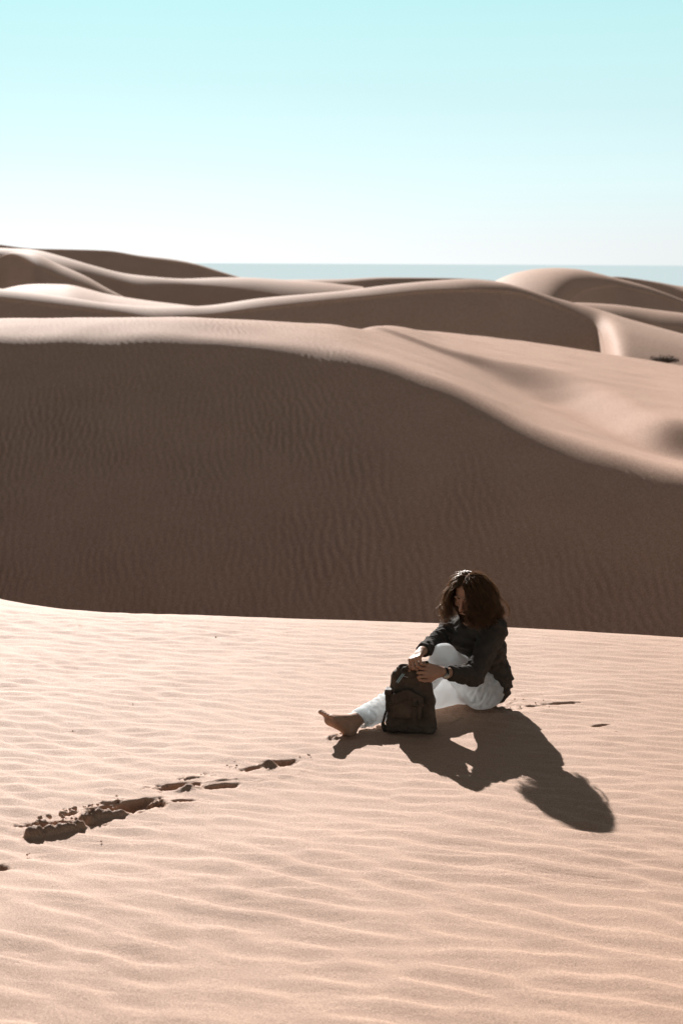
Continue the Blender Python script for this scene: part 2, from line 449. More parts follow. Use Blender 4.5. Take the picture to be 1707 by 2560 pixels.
d2 = far_dune('dune', 56.0,
    [(-400, 715), (0, 729), (80, 736), (165, 747), (300, 765), (400, 770), (494, 769), (658, 747), (860, 726), (957, 712), (1066, 700), (1154, 694), (1231, 700), (1286, 713), (1368, 738), (1450, 759), (1505, 774), (1560, 790), (1620, 806), (1707, 828), (2100, 900)],
    [(-400, 740), (0, 753), (110, 764), (219, 777), (307, 787), (400, 800), (516, 792), (658, 772), (860, 747), (957, 736), (1066, 724), (1176, 720), (1231, 721.5), (1286, 728), (1341, 745), (1396, 766), (1450, 791), (1480, 810), (1490, 828), (1504, 900), (1520, 1020), (1550, 1150), (1707, 1250), (2100, 1300)], du=3.0, sig_u=11.0, base=-7)
far_dune('dune', 78.0,
    [(1360, 752), (1415, 750), (1500, 753), (1615, 766), (1707, 776), (2100, 830)],
    [(1360, 775), (1415, 770), (1478, 776), (1560, 790), (1640, 806), (1707, 813), (2100, 880)])
far_dune('dune', 104.0,
    [(1180, 725), (1225, 697), (1264, 679), (1319, 667), (1368, 663.4), (1423, 666), (1478, 678), (1522, 689), (1577, 703), (1642, 725), (1707, 750), (1900, 800)],
    [(1180, 800), (1225, 800), (1350, 790), (1400, 755), (1423, 726), (1467, 712), (1511, 705), (1560, 714), (1615, 728), (1670, 747), (1707, 761), (1900, 815)])
far_dune('dune', 150.0,
    [(1430, 690), (1516, 684), (1571, 690), (1626, 698), (1670, 706), (1707, 709), (2000, 720)],
    [(1430, 700), (1516, 686), (1571, 693), (1626, 705), (1670, 718), (1707, 730), (2000, 760)])
far_dune('dune', 120.0,
    [(560, 720), (609, 708), (700, 701), (847, 698), (957, 692), (1066, 692), (1149, 693), (1203, 696), (1300, 712)],
    [(560, 760), (700, 735), (780, 722), (847, 710), (984, 696), (1121, 694), (1203, 698), (1300, 716)])
far_dune('dune', 84.0,
    [(-60, 745), (0, 738), (27, 731), (66, 721.5), (110, 717), (181, 717), (230, 727), (274, 739), (307, 745), (384, 756), (466, 765), (560, 775)],
    [(-60, 900), (110, 860), (307, 900), (560, 950)], face=24)
far_dune('dune', 98.0,
    [(20, 652), (60, 638), (99, 640), (165, 668), (230, 697), (280, 726), (330, 752)],
    [(20, 640), (60, 646), (110, 672), (165, 697), (230, 723), (280, 745), (330, 760)], sig_u=8)
far_dune('dune', 112.0,
    [(-300, 615), (0, 628), (50, 630), (99, 631), (165, 646), (247, 670), (329, 690), (384, 696), (466, 701), (549, 697), (609, 696), (700, 700), (800, 706), (900, 716)],
    [(-300, 617), (0, 646), (33, 648), (110, 672), (165, 690), (230, 692), (307, 709), (373, 720), (400, 718), (466, 716), (549, 720), (631, 728), (702, 739), (800, 752), (900, 760)])
far_dune('dune', 160.0,
    [(-400, 600), (0, 617), (40, 622), (99, 629), (192, 630), (285, 632), (357, 643), (428, 650), (494, 662), (549, 679), (609, 697), (700, 720)],
    [(-400, 601), (0, 619), (99, 630), (285, 634), (357, 647), (494, 667), (549, 684), (609, 702), (700, 726)])

# low sand between and beyond the dunes, and the sea
def sheet(name, x0, x1, y0, y1, z, m, nx=2, ny=2):
    X, Y = np.meshgrid(np.linspace(x0, x1, nx), np.linspace(y0, y1, ny))
    o = link_mesh(name, grid_mesh(name, X, Y, np.full_like(X, z)), m)
    tag(o, kind='structure')
    return o
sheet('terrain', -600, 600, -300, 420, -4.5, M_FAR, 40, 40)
m, t, b, o = mat('sea water')
b.inputs['Base Color'].default_value = (0.38, 0.46, 0.48, 1)
b.inputs['Roughness'].default_value = 0.45
b.inputs['Specular IOR Level'].default_value = 0.0
M_SEA = m
sheet('sea', -60000, 60000, 400, 90000, -16.0, M_SEA)

# ================================================================== implicit modelling
class Field:
    """signed distance on a grid; shapes are blended in one after another"""
    def __init__(s, lo, hi, h):
        s.lo = np.array(lo, float); s.h = h
        s.n = (np.ceil((np.array(hi, float) - s.lo) / h).astype(int) + 1)
        s.D = np.full(tuple(s.n), 0.5, np.float32)
        s.ax = [s.lo[i] + h * np.arange(s.n[i]) for i in range(3)]
    def block(s, lo, hi):
        sl_ = []
        for i in range(3):
            a = max(0, int((lo[i] - s.lo[i]) / s.h) - 1); b = min(s.n[i], int((hi[i] - s.lo[i]) / s.h) + 3)
            if b <= a: return None
            sl_.append(slice(a, b))
        P = [s.ax[0][sl_[0]][:, None, None], s.ax[1][sl_[1]][None, :, None], s.ax[2][sl_[2]][None, None, :]]
        return tuple(sl_), P
    def put(s, fn, lo, hi, k, op='add'):
        bl = s.block(np.array(lo) - k * 1.5 - 0.02, np.array(hi) + k * 1.5 + 0.02)
        if bl is None: return
        sl_, P = bl
        d = fn(*P).astype(np.float32); D = s.D[sl_]
        if op == 'add':
            if k <= 0: s.D[sl_] = np.minimum(D, d)
            else:
                hh = np.clip(0.5 + 0.5 * (D - d) / k, 0, 1)
                s.D[sl_] = D * (1 - hh) + d * hh - k * hh * (1 - hh)
        elif op == 'cut':
            if k <= 0: s.D[sl_] = np.maximum(D, -d)
            else:
                hh = np.clip(0.5 - 0.5 * (D + d) / k, 0, 1)
                s.D[sl_] = D * (1 - hh) - d * hh + k * hh * (1 - hh)
    def cone(s, a, b, ra, rb, k=0.02, flat=None, op='add'):
        """tapered capsule; flat = (axis, factor): thinner (factor > 1) along that axis"""
        a = np.array(a, float); b = np.array(b, float); ab = b - a; L2 = float(ab @ ab) + 1e-12
        if flat is not None:
            ax = np.array(flat[0], float); ax /= np.linalg.norm(ax); fk = flat[1] - 1
        def fn(x, y, z):
            px, py, pz = x - a[0], y - a[1], z - a[2]
            t = np.clip((px * ab[0] + py * ab[1] + pz * ab[2]) / L2, 0, 1)
            qx, qy, qz = px - t * ab[0], py - t * ab[1], pz - t * ab[2]
            if flat is not None:
                c = (qx * ax[0] + qy * ax[1] + qz * ax[2]) * fk
                qx, qy, qz = qx + c * ax[0], qy + c * ax[1], qz + c * ax[2]
            return np.sqrt(qx * qx + qy * qy + qz * qz) - (ra + (rb - ra) * t)
        r = max(ra, rb)
        s.put(fn, np.minimum(a, b) - r, np.maximum(a, b) + r, k, op)
    def ball(s, c, r, axes=None, k=0.02, op='add'):
        """ellipsoid; r = radius or three radii along the three axes"""
        c = np.array(c, float); r = np.array([r] * 3 if np.isscalar(r) else r, float)
        A = np.eye(3) if axes is None else np.array([np.array(v, float) / np.linalg.norm(v) for v in axes])
        def fn(x, y, z):
            p = [x - c[0], y - c[1], z - c[2]]
            q = [sum(A[i][j] * p[j] for j in range(3)) for i in range(3)]
            k0 = np.sqrt(sum((q[i] / r[i]) ** 2 for i in range(3))) + 1e-9
            k1 = np.sqrt(sum((q[i] / r[i] ** 2) ** 2 for i in range(3))) + 1e-9
            return k0 * (k0 - 1) / k1
        m = r.max()
        s.put(fn, c - m, c + m, k, op)
    def box(s, c, half, axes, rad, k=0.01, op='add', warp=None):
        c = np.array(c, float); hf = np.array(half, float) - rad
        A = np.array([np.array(v, float) / np.linalg.norm(v) for v in axes])
        def fn(x, y, z):
            p = [x - c[0], y - c[1], z - c[2]]
            q = [sum(A[i][j] * p[j] for j in range(3)) for i in range(3)]
            if warp: q = warp(q)
            e = [np.abs(q[i]) - hf[i] for i in range(3)]
            o = np.sqrt(sum(np.maximum(v, 0) ** 2 for v in e))
            return o + np.minimum(np.maximum(e[0], np.maximum(e[1], e[2])), 0) - rad
        m = np.linalg.norm(half)
        s.put(fn, c - m, c + m, k, op)
    def plane(s, p, n, near=None, rad=0.2):
        """remove what lies on the side the normal points to (only within rad of near)"""
        p = np.array(p, float); n = np.array(n, float); n /= np.linalg.norm(n)
        q = p if near is None else np.array(near, float)
        bl = s.block(q - rad, q + rad)
        if bl is None: return
        sl_, P = bl
        d = (P[0] - p[0]) * n[0] + (P[1] - p[1]) * n[1] + (P[2] - p[2]) * n[2]
        s.D[sl_] = np.maximum(s.D[sl_], d.astype(np.float32))
    def displace(s, fn):
        m = np.abs(s.D) < 0.05
        I = np.nonzero(m)
        x, y, z = [s.ax[i][I[i]] for i in range(3)]
        s.D[m] += fn(x, y, z).astype(np.float32)
    def mesh(s, name):
        D = s.D.copy()
        for i in range(3):
            sl0 = [slice(None)] * 3
            sl0[i] = 0; D[tuple(sl0)] = np.maximum(D[tuple(sl0)], 0.01)
            sl0[i] = -1; D[tuple(sl0)] = np.maximum(D[tuple(sl0)], 0.01)
        S = D < 0
        nx, ny, nz = D.shape
        cnt = np.zeros((nx - 1, ny - 1, nz - 1), np.int8)
        for a in (0, 1):
            for b in (0, 1):
                for c in (0, 1):
                    cnt += S[a:nx - 1 + a, b:ny - 1 + b, c:nz - 1 + c]
        C = np.argwhere((cnt > 0) & (cnt < 8))
        ids = np.full(cnt.shape, -1, np.int64); ids[C[:, 0], C[:, 1], C[:, 2]] = np.arange(len(C))
        acc = np.zeros((len(C), 3)); num = np.zeros(len(C))
        for ax in range(3):
            o1, o2 = [i for i in range(3) if i != ax]
            for e1 in (0, 1):
                for e2 in (0, 1):
                    off = np.zeros(3, int); off[o1] = e1; off[o2] = e2
                    p0 = C + off; p1 = p0.copy(); p1[:, ax] += 1
                    d0 = D[p0[:, 0], p0[:, 1], p0[:, 2]]; d1 = D[p1[:, 0], p1[:, 1], p1[:, 2]]
                    m = (d0 < 0) != (d1 < 0)
                    t = d0[m] / (d0[m] - d1[m])
                    q = p0[m].astype(float); q[:, ax] += t
                    acc[m] += q; num[m] += 1
        V = s.lo + s.h * acc / num[:, None]
        Q = []
        for ax in range(3):
            o1, o2 = [(1, 2), (2, 0), (0, 1)][ax]
            sa = [slice(1, -1)] * 3; sa[ax] = slice(0, -1)
            sb = [slice(1, -1)] * 3; sb[ax] = slice(1, None)
            A = S[tuple(sa)]; B = S[tuple(sb)]
            E = np.argwhere(A != B)
            fl = A[E[:, 0], E[:, 1], E[:, 2]]
            E = E + 1; E[:, ax] -= 1
            def cell(a, b):
                c = E.copy(); c[:, o1] -= a; c[:, o2] -= b
                return ids[c[:, 0], c[:, 1], c[:, 2]]
            q = np.stack([cell(1, 1), cell(0, 1), cell(0, 0), cell(1, 0)], -1)
            q[~fl] = q[~fl][:, ::-1]
            Q.append(q)
        Q = np.concatenate(Q); Q = Q[(Q >= 0).all(1)]
        me = bpy.data.meshes.new(name)
        me.vertices.add(len(V)); me.vertices.foreach_set('co', V.astype(np.float32).ravel())
        me.loops.add(Q.size); me.loops.foreach_set('vertex_index', Q.ravel().astype(np.int32))
        me.polygons.add(len(Q))
        me.polygons.foreach_set('loop_start', (np.arange(len(Q)) * 4).astype(np.int32))
        me.polygons.foreach_set('loop_total', np.full(len(Q), 4, np.int32))
        me.update(calc_edges=True); smooth(me)
        return me
def relax(me, it=2, f=0.5):
    n = len(me.vertices); co = np.zeros(n * 3, np.float32); me.vertices.foreach_get('co', co); co = co.reshape(-1, 3).astype(float)
    e = np.zeros(len(me.edges) * 2, np.int32); me.edges.foreach_get('vertices', e); e = e.reshape(-1, 2)
    deg = np.bincount(e.ravel(), minlength=n).astype(float)[:, None] + 1e-9
    for _ in range(it):
        for ff in (f, -f * 1.02):
            s = np.stack([np.bincount(e[:, 0], co[e[:, 1], i], n) + np.bincount(e[:, 1], co[e[:, 0], i], n) for i in range(3)], -1)
            co = co + ff * (s / deg - co)
    me.vertices.foreach_set('co', co.astype(np.float32).ravel()); me.update()
    return me
def waves(seed, lam, n=7, aniso=None):
    """smooth 3-D noise from warped sines; aniso = axis along which it varies fastest"""
    rg = np.random.default_rng(seed)
    ks = []
    for _ in range(n):
        d = rg.standard_normal(3)
        if aniso is not None:
            a = np.array(aniso, float); a /= np.linalg.norm(a)
            d = d * 0.35 + a * rg.choice([-1, 1]) * 1.0
        d /= np.linalg.norm(d)
        ks.append((d * 2 * math.pi / (lam * rg.uniform(0.7, 1.5)), rg.uniform(0, 6.28)))
    def f(x, y, z):
        wx = 0.4 * lam * np.sin(5.1 / lam * y + seed) * 0.3; wz = 0.4 * lam * np.sin(4.3 / lam * x + 2 * seed) * 0.3
        return sum(np.sin(k[0] * (x + wx) + k[1] * y + k[2] * (z + wz) + p) for k, p in ks) / math.sqrt(n)
    return f
def tube(bm, pts, rad, seg=6, cap=True):
    """swept tube with a radius per point, into a bmesh"""
    pts = [Vector(p) for p in pts]
    rad = [rad] * len(pts) if np.isscalar(rad) else list(rad)
    prev, rings = None, []
    for i, p in enumerate(pts):
        t = (pts[min(i + 1, len(pts) - 1)] - pts[max(i - 1, 0)]).normalized()
        n = (prev - t * prev.dot(t)) if prev is not None else t.orthogonal()
        n = n.normalized() if n.length > 1e-6 else t.orthogonal().normalized()
        prev = n; bnm = t.cross(n)
        rings.append([bm.verts.new(p + (n * math.cos(2 * math.pi * j / seg) + bnm * math.sin(2 * math.pi * j / seg)) * rad[i]) for j in range(seg)])
    for a, b in zip(rings, rings[1:]):
        for j in range(seg):
            bm.faces.new((a[j], a[(j + 1) % seg], b[(j + 1) % seg], b[j]))
    if cap:
        bm.faces.new(rings[0][::-1]); bm.faces.new(rings[-1])
def band(bm, pts, nrm, width, thick):
    """flat strap along pts lying on a surface with normal nrm (one or per point)"""
    pts = [Vector(p) for p in pts]
    rings = []
    for i, p in enumerate(pts):
        t = (pts[min(i + 1, len(pts) - 1)] - pts[max(i - 1, 0)]).normalized()
        n = Vector(nrm[i] if isinstance(nrm, list) else nrm); n = (n - t * n.dot(t)).normalized()
        w = t.cross(n) * width / 2
        rings.append([bm.verts.new(q) for q in (p + w, p + w + n * thick, p - w + n * thick, p - w)])
    for a, b in zip(rings, rings[1:]):
        for j in range(4):
            bm.faces.new((a[j], a[(j + 1) % 4], b[(j + 1) % 4], b[j]))
    bm.faces.new(rings[0][::-1]); bm.faces.new(rings[-1])
def bm_obj(name, bm, m, parent=None, sm=True):
    bmesh.ops.recalc_face_normals(bm, faces=bm.faces)
    me = bpy.data.meshes.new(name); bm.to_mesh(me); bm.free()
    smooth(me, sm)
    return link_mesh(name, me, m, parent)
def thing(name, label, cat, loc=(0, 0, 0), group=None):
    o = bpy.data.objects.new(name, None); COL.objects.link(o)
    o.location = loc; o.empty_display_size = 0.1
    return tag(o, label, cat, group)
def hang(parent, *objs):
    """parent meshes that were built in world coordinates"""
    for o in objs:
        o.parent = parent
        w = Vector(parent.location)
        p = parent.parent
        while p is not None: w = w + Vector(p.location); p = p.parent
        o.data.transform(Matrix.Translation(-w)) if o.type == 'MESH' and not o.get('_moved') else None

# ---------------------------------------------------------------- cloth, skin, hair materials
def cloth_material(name, col, scale=900.0, var=0.12, rough=0.9, translucent=0.0, tcol=None, bump=0.0006, sheen=0.0):
    m, t, b, o = mat(name)
    tcd = t.nodes.new('ShaderNodeTexCoord')
    n = noise_node(t, 14.0, 5.0, 0.6, tcd.outputs['Object'])
    rp_ = ramp_node(t, n.outputs[0], [(0.3, tuple(c * (1 - var) for c in col)), (0.7, tuple(min(1, c * (1 + var)) for c in col))])
    t.links.new(rp_.outputs[0], b.inputs['Base Color'])
    b.inputs['Roughness'].default_value = rough
    b.inputs['Specular IOR Level'].default_value = 0.15
    b.inputs['Sheen Weight'].default_value = sheen; b.inputs['Sheen Roughness'].default_value = 0.4
    n2 = noise_node(t, scale, 2.0, 0.6, tcd.outputs['Object'])
    n3 = noise_node(t, 90.0, 3.0, 0.6, tcd.outputs['Object'])
    ad = t.nodes.new('ShaderNodeMath'); ad.operation = 'ADD'
    t.links.new(n2.outputs[0], ad.inputs[0]); t.links.new(n3.outputs[0], ad.inputs[1])
    bp = t.nodes.new('ShaderNodeBump'); bp.inputs['Distance'].default_value = bump * 3; bp.inputs['Strength'].default_value = 0.7
    t.links.new(ad.outputs[0], bp.inputs['Height']); t.links.new(bp.outputs[0], b.inputs['Normal'])
    if translucent > 0:
        tr = t.nodes.new('ShaderNodeBsdfTranslucent'); tr.inputs['Color'].default_value = (*(tcol or col), 1)
        mx_ = t.nodes.new('ShaderNodeMixShader'); mx_.inputs[0].default_value = translucent
        t.links.new(b.outputs[0], mx_.inputs[1]); t.links.new(tr.outputs[0], mx_.inputs[2])
        t.links.new(mx_.outputs[0], o.inputs['Surface'])
    return m
M_SWEATER = cloth_material('charcoal knit', (0.052, 0.043, 0.036), 700, 0.2, 0.95)
M_TROUSER = cloth_material('white linen', (0.89, 0.95, 0.985), 900, 0.01, 0.9, 0.70, (0.95, 0.985, 0.995))
M_CANVAS = cloth_material('brown waxed canvas', (0.092, 0.066, 0.049), 500, 0.35, 0.85, bump=0.0007)
M_CANVAS_D = cloth_material('dark canvas', (0.055, 0.040, 0.030), 500, 0.3, 0.85, bump=0.0012)
M_LEATHER = cloth_material('brown leather', (0.068, 0.048, 0.036), 300, 0.3, 0.55)
M_STRAPBLACK = cloth_material('black leather', (0.016, 0.014, 0.013), 300, 0.2, 0.5)
m, t, b, o = mat('tanned skin')
tcd = t.nodes.new('ShaderNodeTexCoord'); n = noise_node(t, 30.0, 4.0, 0.6, tcd.outputs['Object'])
r_ = ramp_node(t, n.outputs[0], [(0.3, (0.31, 0.172, 0.112)), (0.7, (0.40, 0.235, 0.158))])
t.links.new(r_.outputs[0], b.inputs['Base Color'])
b.inputs['Roughness'].default_value = 0.55; b.inputs['Specular IOR Level'].default_value = 0.3
b.inputs['Subsurface Weight'].default_value = 0.25; b.inputs['Subsurface Radius'].default_value = (0.012, 0.004, 0.002)
b.inputs['Subsurface Scale'].default_value = 1.0
M_SKIN = m
def hair_material(name, col, tcol, k):
    m, t, b, o = mat(name)
    b.inputs['Base Color'].default_value = (*col, 1); b.inputs['Roughness'].default_value = 0.38
    b.inputs['Specular IOR Level'].default_value = 0.5; b.inputs['Specular Tint'].default_value = (1.0, 0.80, 0.60, 1)
    tr = t.nodes.new('ShaderNodeBsdfTranslucent'); tr.inputs['Color'].default_value = (*tcol, 1)
    mx_ = t.nodes.new('ShaderNodeMixShader'); mx_.inputs[0].default_value = k
    t.links.new(b.outputs[0], mx_.inputs[1]); t.links.new(tr.outputs[0], mx_.inputs[2])
    t.links.new(mx_.outputs[0], o.inputs['Surface'])
    return m
M_HAIR = hair_material('dark brown hair', (0.055, 0.034, 0.021), (0.78, 0.54, 0.36), 0.36)
M_BEARD = hair_material('beard hair', (0.03, 0.018, 0.012), (0.10, 0.05, 0.03), 0.2)
def plain(name, col, rough=0.5, metal=0.0):
    m, t, b, o = mat(name)
    tcd = t.nodes.new('ShaderNodeTexCoord'); n = noise_node(t, 60.0, 3.0, 0.6, tcd.outputs['Object'])
    r_ = ramp_node(t, n.outputs[0], [(0.3, tuple(c * 0.88 for c in col)), (0.7, tuple(min(1, c * 1.1) for c in col))])
    t.links.new(r_.outputs[0], b.inputs['Base Color'])
    b.inputs['Roughness'].default_value = rough; b.inputs['Metallic'].default_value = metal
    return m
M_BRASS = plain('old brass', (0.15, 0.12, 0.085), 0.5, 1.0)
M_STEEL = plain('steel', (0.45, 0.43, 0.40), 0.3, 1.0)
M_DIAL = plain('cream dial', (0.55, 0.48, 0.38), 0.5)

# ================================================================== the seated person
V3 = lambda v: np.array(v, float)
hipL = at(1210, 1722, 7.80); hipR = hipL + Vector((-0.10, 0.14, 0.0))
kneeL = at(1110, 1638, 7.56); ankL = at(1030, 1752, 7.56)
kneeR = Vector((0.40, 7.665, 0.118)); ankR = at(886, 1803, 7.38)
shL = at(1236, 1576, 7.62); shR = at(1126, 1570, 7.86)
elL = at(1183, 1688, 7.46); wrL = at(1106, 1680, 7.34)
elR = Vector((0.505, 7.655, 0.415)); wrR = at(1053, 1628, 7.43)
hipM = (hipL + hipR) / 2; shM = (shL + shR) / 2
headC = at(1174, 1485, 7.655)
g = Vector((-0.52, -0.73, -0.42)).normalized()          # where the face points
h = (Vector((0.10, 0.0, 1)) - g * g.z).normalized(); h = (h - g * h.dot(g)).normalized()
sd = h.cross(g).normalized()                            # towards the left ear
neckB = shM + Vector((-0.005, 0.0, 0.035))
spine1 = hipM + Vector((0.05, 0.03, 0.10)); spine2 = hipM.lerp(shM, 0.55) + Vector((0.045, 0.03, 0.03))
chest = hipM.lerp(shM, 0.80) + Vector((0.0, -0.005, 0.0))
faceT = Vector((-0.62, -0.78, 0)).normalized()           # chest direction
sideT = Vector((0.78, -0.62, 0)).normalized()
P_LO = (-0.18, 7.08, -0.03)

# ---- body: one continuous surface, slimmer where clothing covers it
B = Field((-0.16, 7.12, -0.01), (0.98, 8.12, 0.90), 0.0036)
B.ball(hipM + Vector((0, 0, 0.01)), (0.10, 0.14, 0.09), (faceT, sideT, (0, 0, 1)), 0.03)
B.cone(hipM + Vector((0, 0, .02)), spine2, 0.085, 0.085, 0.04)
B.cone(spine2, chest, 0.085, 0.095, 0.04)
B.cone(shL * 0.85 + shM * 0.15, shR * 0.85 + shM * 0.15, 0.042, 0.042, 0.05)
for hp, kn, an in ((hipL, kneeL, ankL), (hipR, kneeR, ankR)):
    B.cone(hp, kn, 0.054, 0.037, 0.03); B.cone(kn, an, 0.035, 0.028, 0.02)
for a, e, w in ((shL, elL, wrL), (shR, elR, wrR)):
    B.cone(a, e, 0.036, 0.030, 0.03); B.cone(e, e.lerp(w, 0.35), 0.031, 0.034, 0.015); B.cone(e.lerp(w, 0.35), w, 0.034, 0.0235, 0.01)
# neck and head
B.cone(neckB, headC - g * 0.03 - h * 0.05, 0.056, 0.052, 0.03)
B.ball(headC + h * 0.018 - g * 0.015, (0.096, 0.076, 0.092), (g, sd, h), 0.03)
B.cone(headC + g * 0.035 - h * 0.02, headC + g * 0.058 - h * 0.088, 0.056, 0.030, 0.03, flat=(g, 1.05))
B.ball(headC + g * 0.068 - h * 0.102, 0.019, None, 0.02)
for q in (-1, 1):
    B.ball(headC + g * 0.082 + h * 0.030 + sd * q * 0.027, (0.010, 0.024, 0.008), (g, sd, h), 0.012)     # brow
    B.ball(headC + g * 0.066 - h * 0.022 + sd * q * 0.044, (0.018, 0.018, 0.02), (g, sd, h), 0.02)       # cheekbone
    B.ball(headC + g * 0.098 + h * 0.008 + sd * q * 0.030, (0.014, 0.017, 0.011), (g, sd, h), 0.010, 'cut')
    B.ball(headC + g * 0.076 + h * 0.006 + sd * q * 0.030, 0.0125, None, 0.004)                          # lidded eye
    B.ball(headC - g * 0.008 - h * 0.008 + sd * q * 0.078, (0.020, 0.007, 0.032), (g, sd, h), 0.008)     # ear
    B.ball(headC + g * 0.104 - h * 0.034 + sd * q * 0.011, 0.0075, None, 0.006)                          # nostril wing
B.cone(headC + g * 0.090 + h * 0.022, headC + g * 0.116 - h * 0.026, 0.008, 0.0115, 0.012)               # nose
for dh, rr in ((-0.056, 0.0065), (-0.066, 0.0075)):                                                      # lips
    B.cone(headC + g * 0.094 + h * dh - sd * 0.018, headC + g * 0.094 + h * dh + sd * 0.018, rr, rr, 0.006)
B.cone(headC + g * 0.104 - h * 0.061 - sd * 0.020, headC + g * 0.104 - h * 0.061 + sd * 0.020, 0.0022, 0.0022, 0.002, op='cut')

def hand(F, w, fd, nm, side, curl, thumb, spread=0.10, scale=1.0):
    """palm, four fingers of three bones each and a thumb.  fd = finger direction, nm = out of the back of the hand,
    side = +1 when the thumb lies towards fd x nm"""
    fd = Vector(fd).normalized(); nm = (Vector(nm) - fd * Vector(nm).dot(fd)).normalized()
    tv = fd.cross(nm) * side
    s = scale
    k0 = w + fd * 0.088 * s
    F.cone(w, w + fd * 0.03 * s, 0.024 * s, 0.027 * s, 0.012, flat=(nm, 1.35))
    for q in (-0.030, -0.010, 0.011, 0.031):
        F.cone(w + fd * 0.018 * s + tv * q * 0.55 * s, k0 + tv * q * s - fd * abs(q - 0.011) * 0.28 * s, 0.0145 * s, 0.0115 * s, 0.010)
    L = [(0.034, 0.020, 0.017), (0.041, 0.026, 0.019), (0.044, 0.028, 0.020), (0.040, 0.024, 0.019)]
    for i, q in enumerate((-0.030, -0.010, 0.011, 0.031)):
        p = k0 + tv * q * s - fd * abs(q - 0.011) * 0.28 * s + nm * 0.002
        d = (fd + tv * q / 0.03 * spread).normalized()
        ang = 0.0
        r = (0.0088, 0.0098, 0.0100, 0.0096)[i] * s
        for j in range(3):
            ang += curl[i][j]
            dj = (d * math.cos(ang) - nm * math.sin(ang)).normalized()
            e = p + dj * L[i][j] * s
            F.cone(p, e, r, r * 0.92, 0.0035)
            p = e; r *= 0.93
    p = w + fd * 0.028 * s + tv * 0.022 * s - nm * 0.004
    for d, l, r in ((thumb[0], 0.042, 0.0135), (thumb[1], 0.033, 0.0115), (thumb[2], 0.026, 0.0100)):
        dv = (fd * d[0] + tv * d[1] + nm * d[2]).normalized()
        e = p + dv * l * s
        F.cone(p, e, r * s, r * 0.93 * s, 0.005)
        p = e
hand(B, wrL, (-1.0, -0.02, 0.10), (-0.10, -0.90, 0.42), -1,
     [(0.55, 1.35, 0.8), (0.50, 1.25, 0.8), (0.45, 1.15, 0.7), (0.40, 0.95, 0.6)],
     [(0.72, 0.55, -0.42), (0.95, 0.12, -0.35), (0.95, -0.1, -0.3)])
hand(B, wrR, (-0.42, -0.72, -0.26), (-0.42, -0.02, 0.90), 1,
     [(1.15, 1.25, 0.8), (1.10, 1.25, 0.8), (1.05, 1.25, 0.8), (0.95, 1.25, 0.8)],
     [(0.55, 0.75, -0.45), (0.85, 0.25, -0.5), (0.8, -0.25, -0.55)])
# right foot (bare, heel in the sand, toes up), left foot behind the bag
def foot(F, ank, heel, ball_, toe, up):
    ank, heel, ball_, toe, up = map(Vector, (ank, heel, ball_, toe, up))
    fd = (toe - heel).normalized(); up = (up - fd * up.dot(fd)).normalized(); w = fd.cross(up)
    F.ball(heel + up * 0.004, (0.036, 0.031, 0.036), (fd, w, up), 0.02)
    F.cone(ank, heel + up * 0.012, 0.034, 0.030, 0.03)
    F.cone(ank + fd * 0.01, ball_ + up * 0.012, 0.034, 0.022, 0.03, flat=(w, 0.86))
    F.cone(heel, ball_, 0.027, 0.026, 0.03, flat=(w, 0.82))
    F.cone(ball_ - w * 0.024, ball_ + w * 0.024, 0.019, 0.018, 0.02)
    return fd, up, w
heelR = on_ground(872, 1826, 0.022); toeR = at(807, 1774, 7.27)
fdv = (toeR - heelR).normalized()
ballR = heelR + fdv * ((toeR - heelR).length * 0.70) + Vector((0.0, -0.015, -0.022))
fd, up, w_ = foot(B, ankR, heelR, ballR, toeR, Vector((0.35, 0.30, 0.7)))
for i, q in enumerate((1.0, 0.45, 0.0, -0.45, -0.9)):
    r = (0.0125, 0.0085, 0.008, 0.0075, 0.007)[i]; l = (0.062, 0.060, 0.054, 0.047, 0.038)[i]
    a = ballR + w_ * q * 0.034 + up * 0.004
    B.cone(a, a + fd * l * 0.6 + up * 0.010, r, r, 0.006); B.cone(a + fd * l * 0.6 + up * 0.010, a + fd * l + up * 0.006, r, r * 1.02, 0.003)
foot(B, ankL, Vector((ankL.x + 0.035, ankL.y + 0.012, 0.03)), Vector((ankL.x - 0.12, ankL.y - 0.05, 0.022)), Vector((ankL.x - 0.175, ankL.y - 0.072, 0.02)), Vector((0, 0, 1)))
PX, PY = hipM.x, hipM.y
person = thing('person', 'barefoot person with long wavy dark hair sitting on sand in charcoal sweater and white trousers', 'person', (PX, PY, 0))
body = link_mesh('body', relax(B.mesh('body'), 2), M_SKIN)

# ---- trousers
T = Field((-0.02, 7.16, -0.012), (0.99, 8.16, 0.50), 0.0042)
bw = (-0.82, -0.57, 0)
T.ball(hipM + Vector((0.015, 0.01, 0.005)), (0.125, 0.160, 0.112), (faceT, sideT, (0, 0, 1)), 0.03)
T.ball(hipL + Vector((-0.02, -0.0, -0.008)), (0.135, 0.098, 0.104), (faceT, sideT, (0, 0, 1)), 0.04)
T.cone(hipL, kneeL - Vector((0, 0, 0.012)), 0.102, 0.066, 0.04)
T.cone(hipL.lerp(kneeL, 0.1) - Vector((0, 0, 0.02)), hipL.lerp(kneeL, 0.55) - Vector((0, 0, 0.050)), 0.09, 0.066, 0.04)
T.cone(kneeL - Vector((0, 0, 0.012)), ankL + (kneeL - ankL) * 0.10, 0.064, 0.060, 0.02)
T.ball(kneeL + Vector((-0.008, -0.008, 0.0)), 0.062, None, 0.03)
T.cone(hipR - Vector((0, 0, 0.012)), kneeR, 0.106, 0.098, 0.04)
hemR = ankR.lerp(kneeR, 0.065)
T.cone(kneeR, hemR, 0.088, 0.055, 0.03)
fw = waves(3, 0.085, 8); fx = waves(4, 0.030, 8, aniso=(kneeR - ankR)); fs = waves(6, 0.035, 6, aniso=(0.7, -0.5, -0.5))
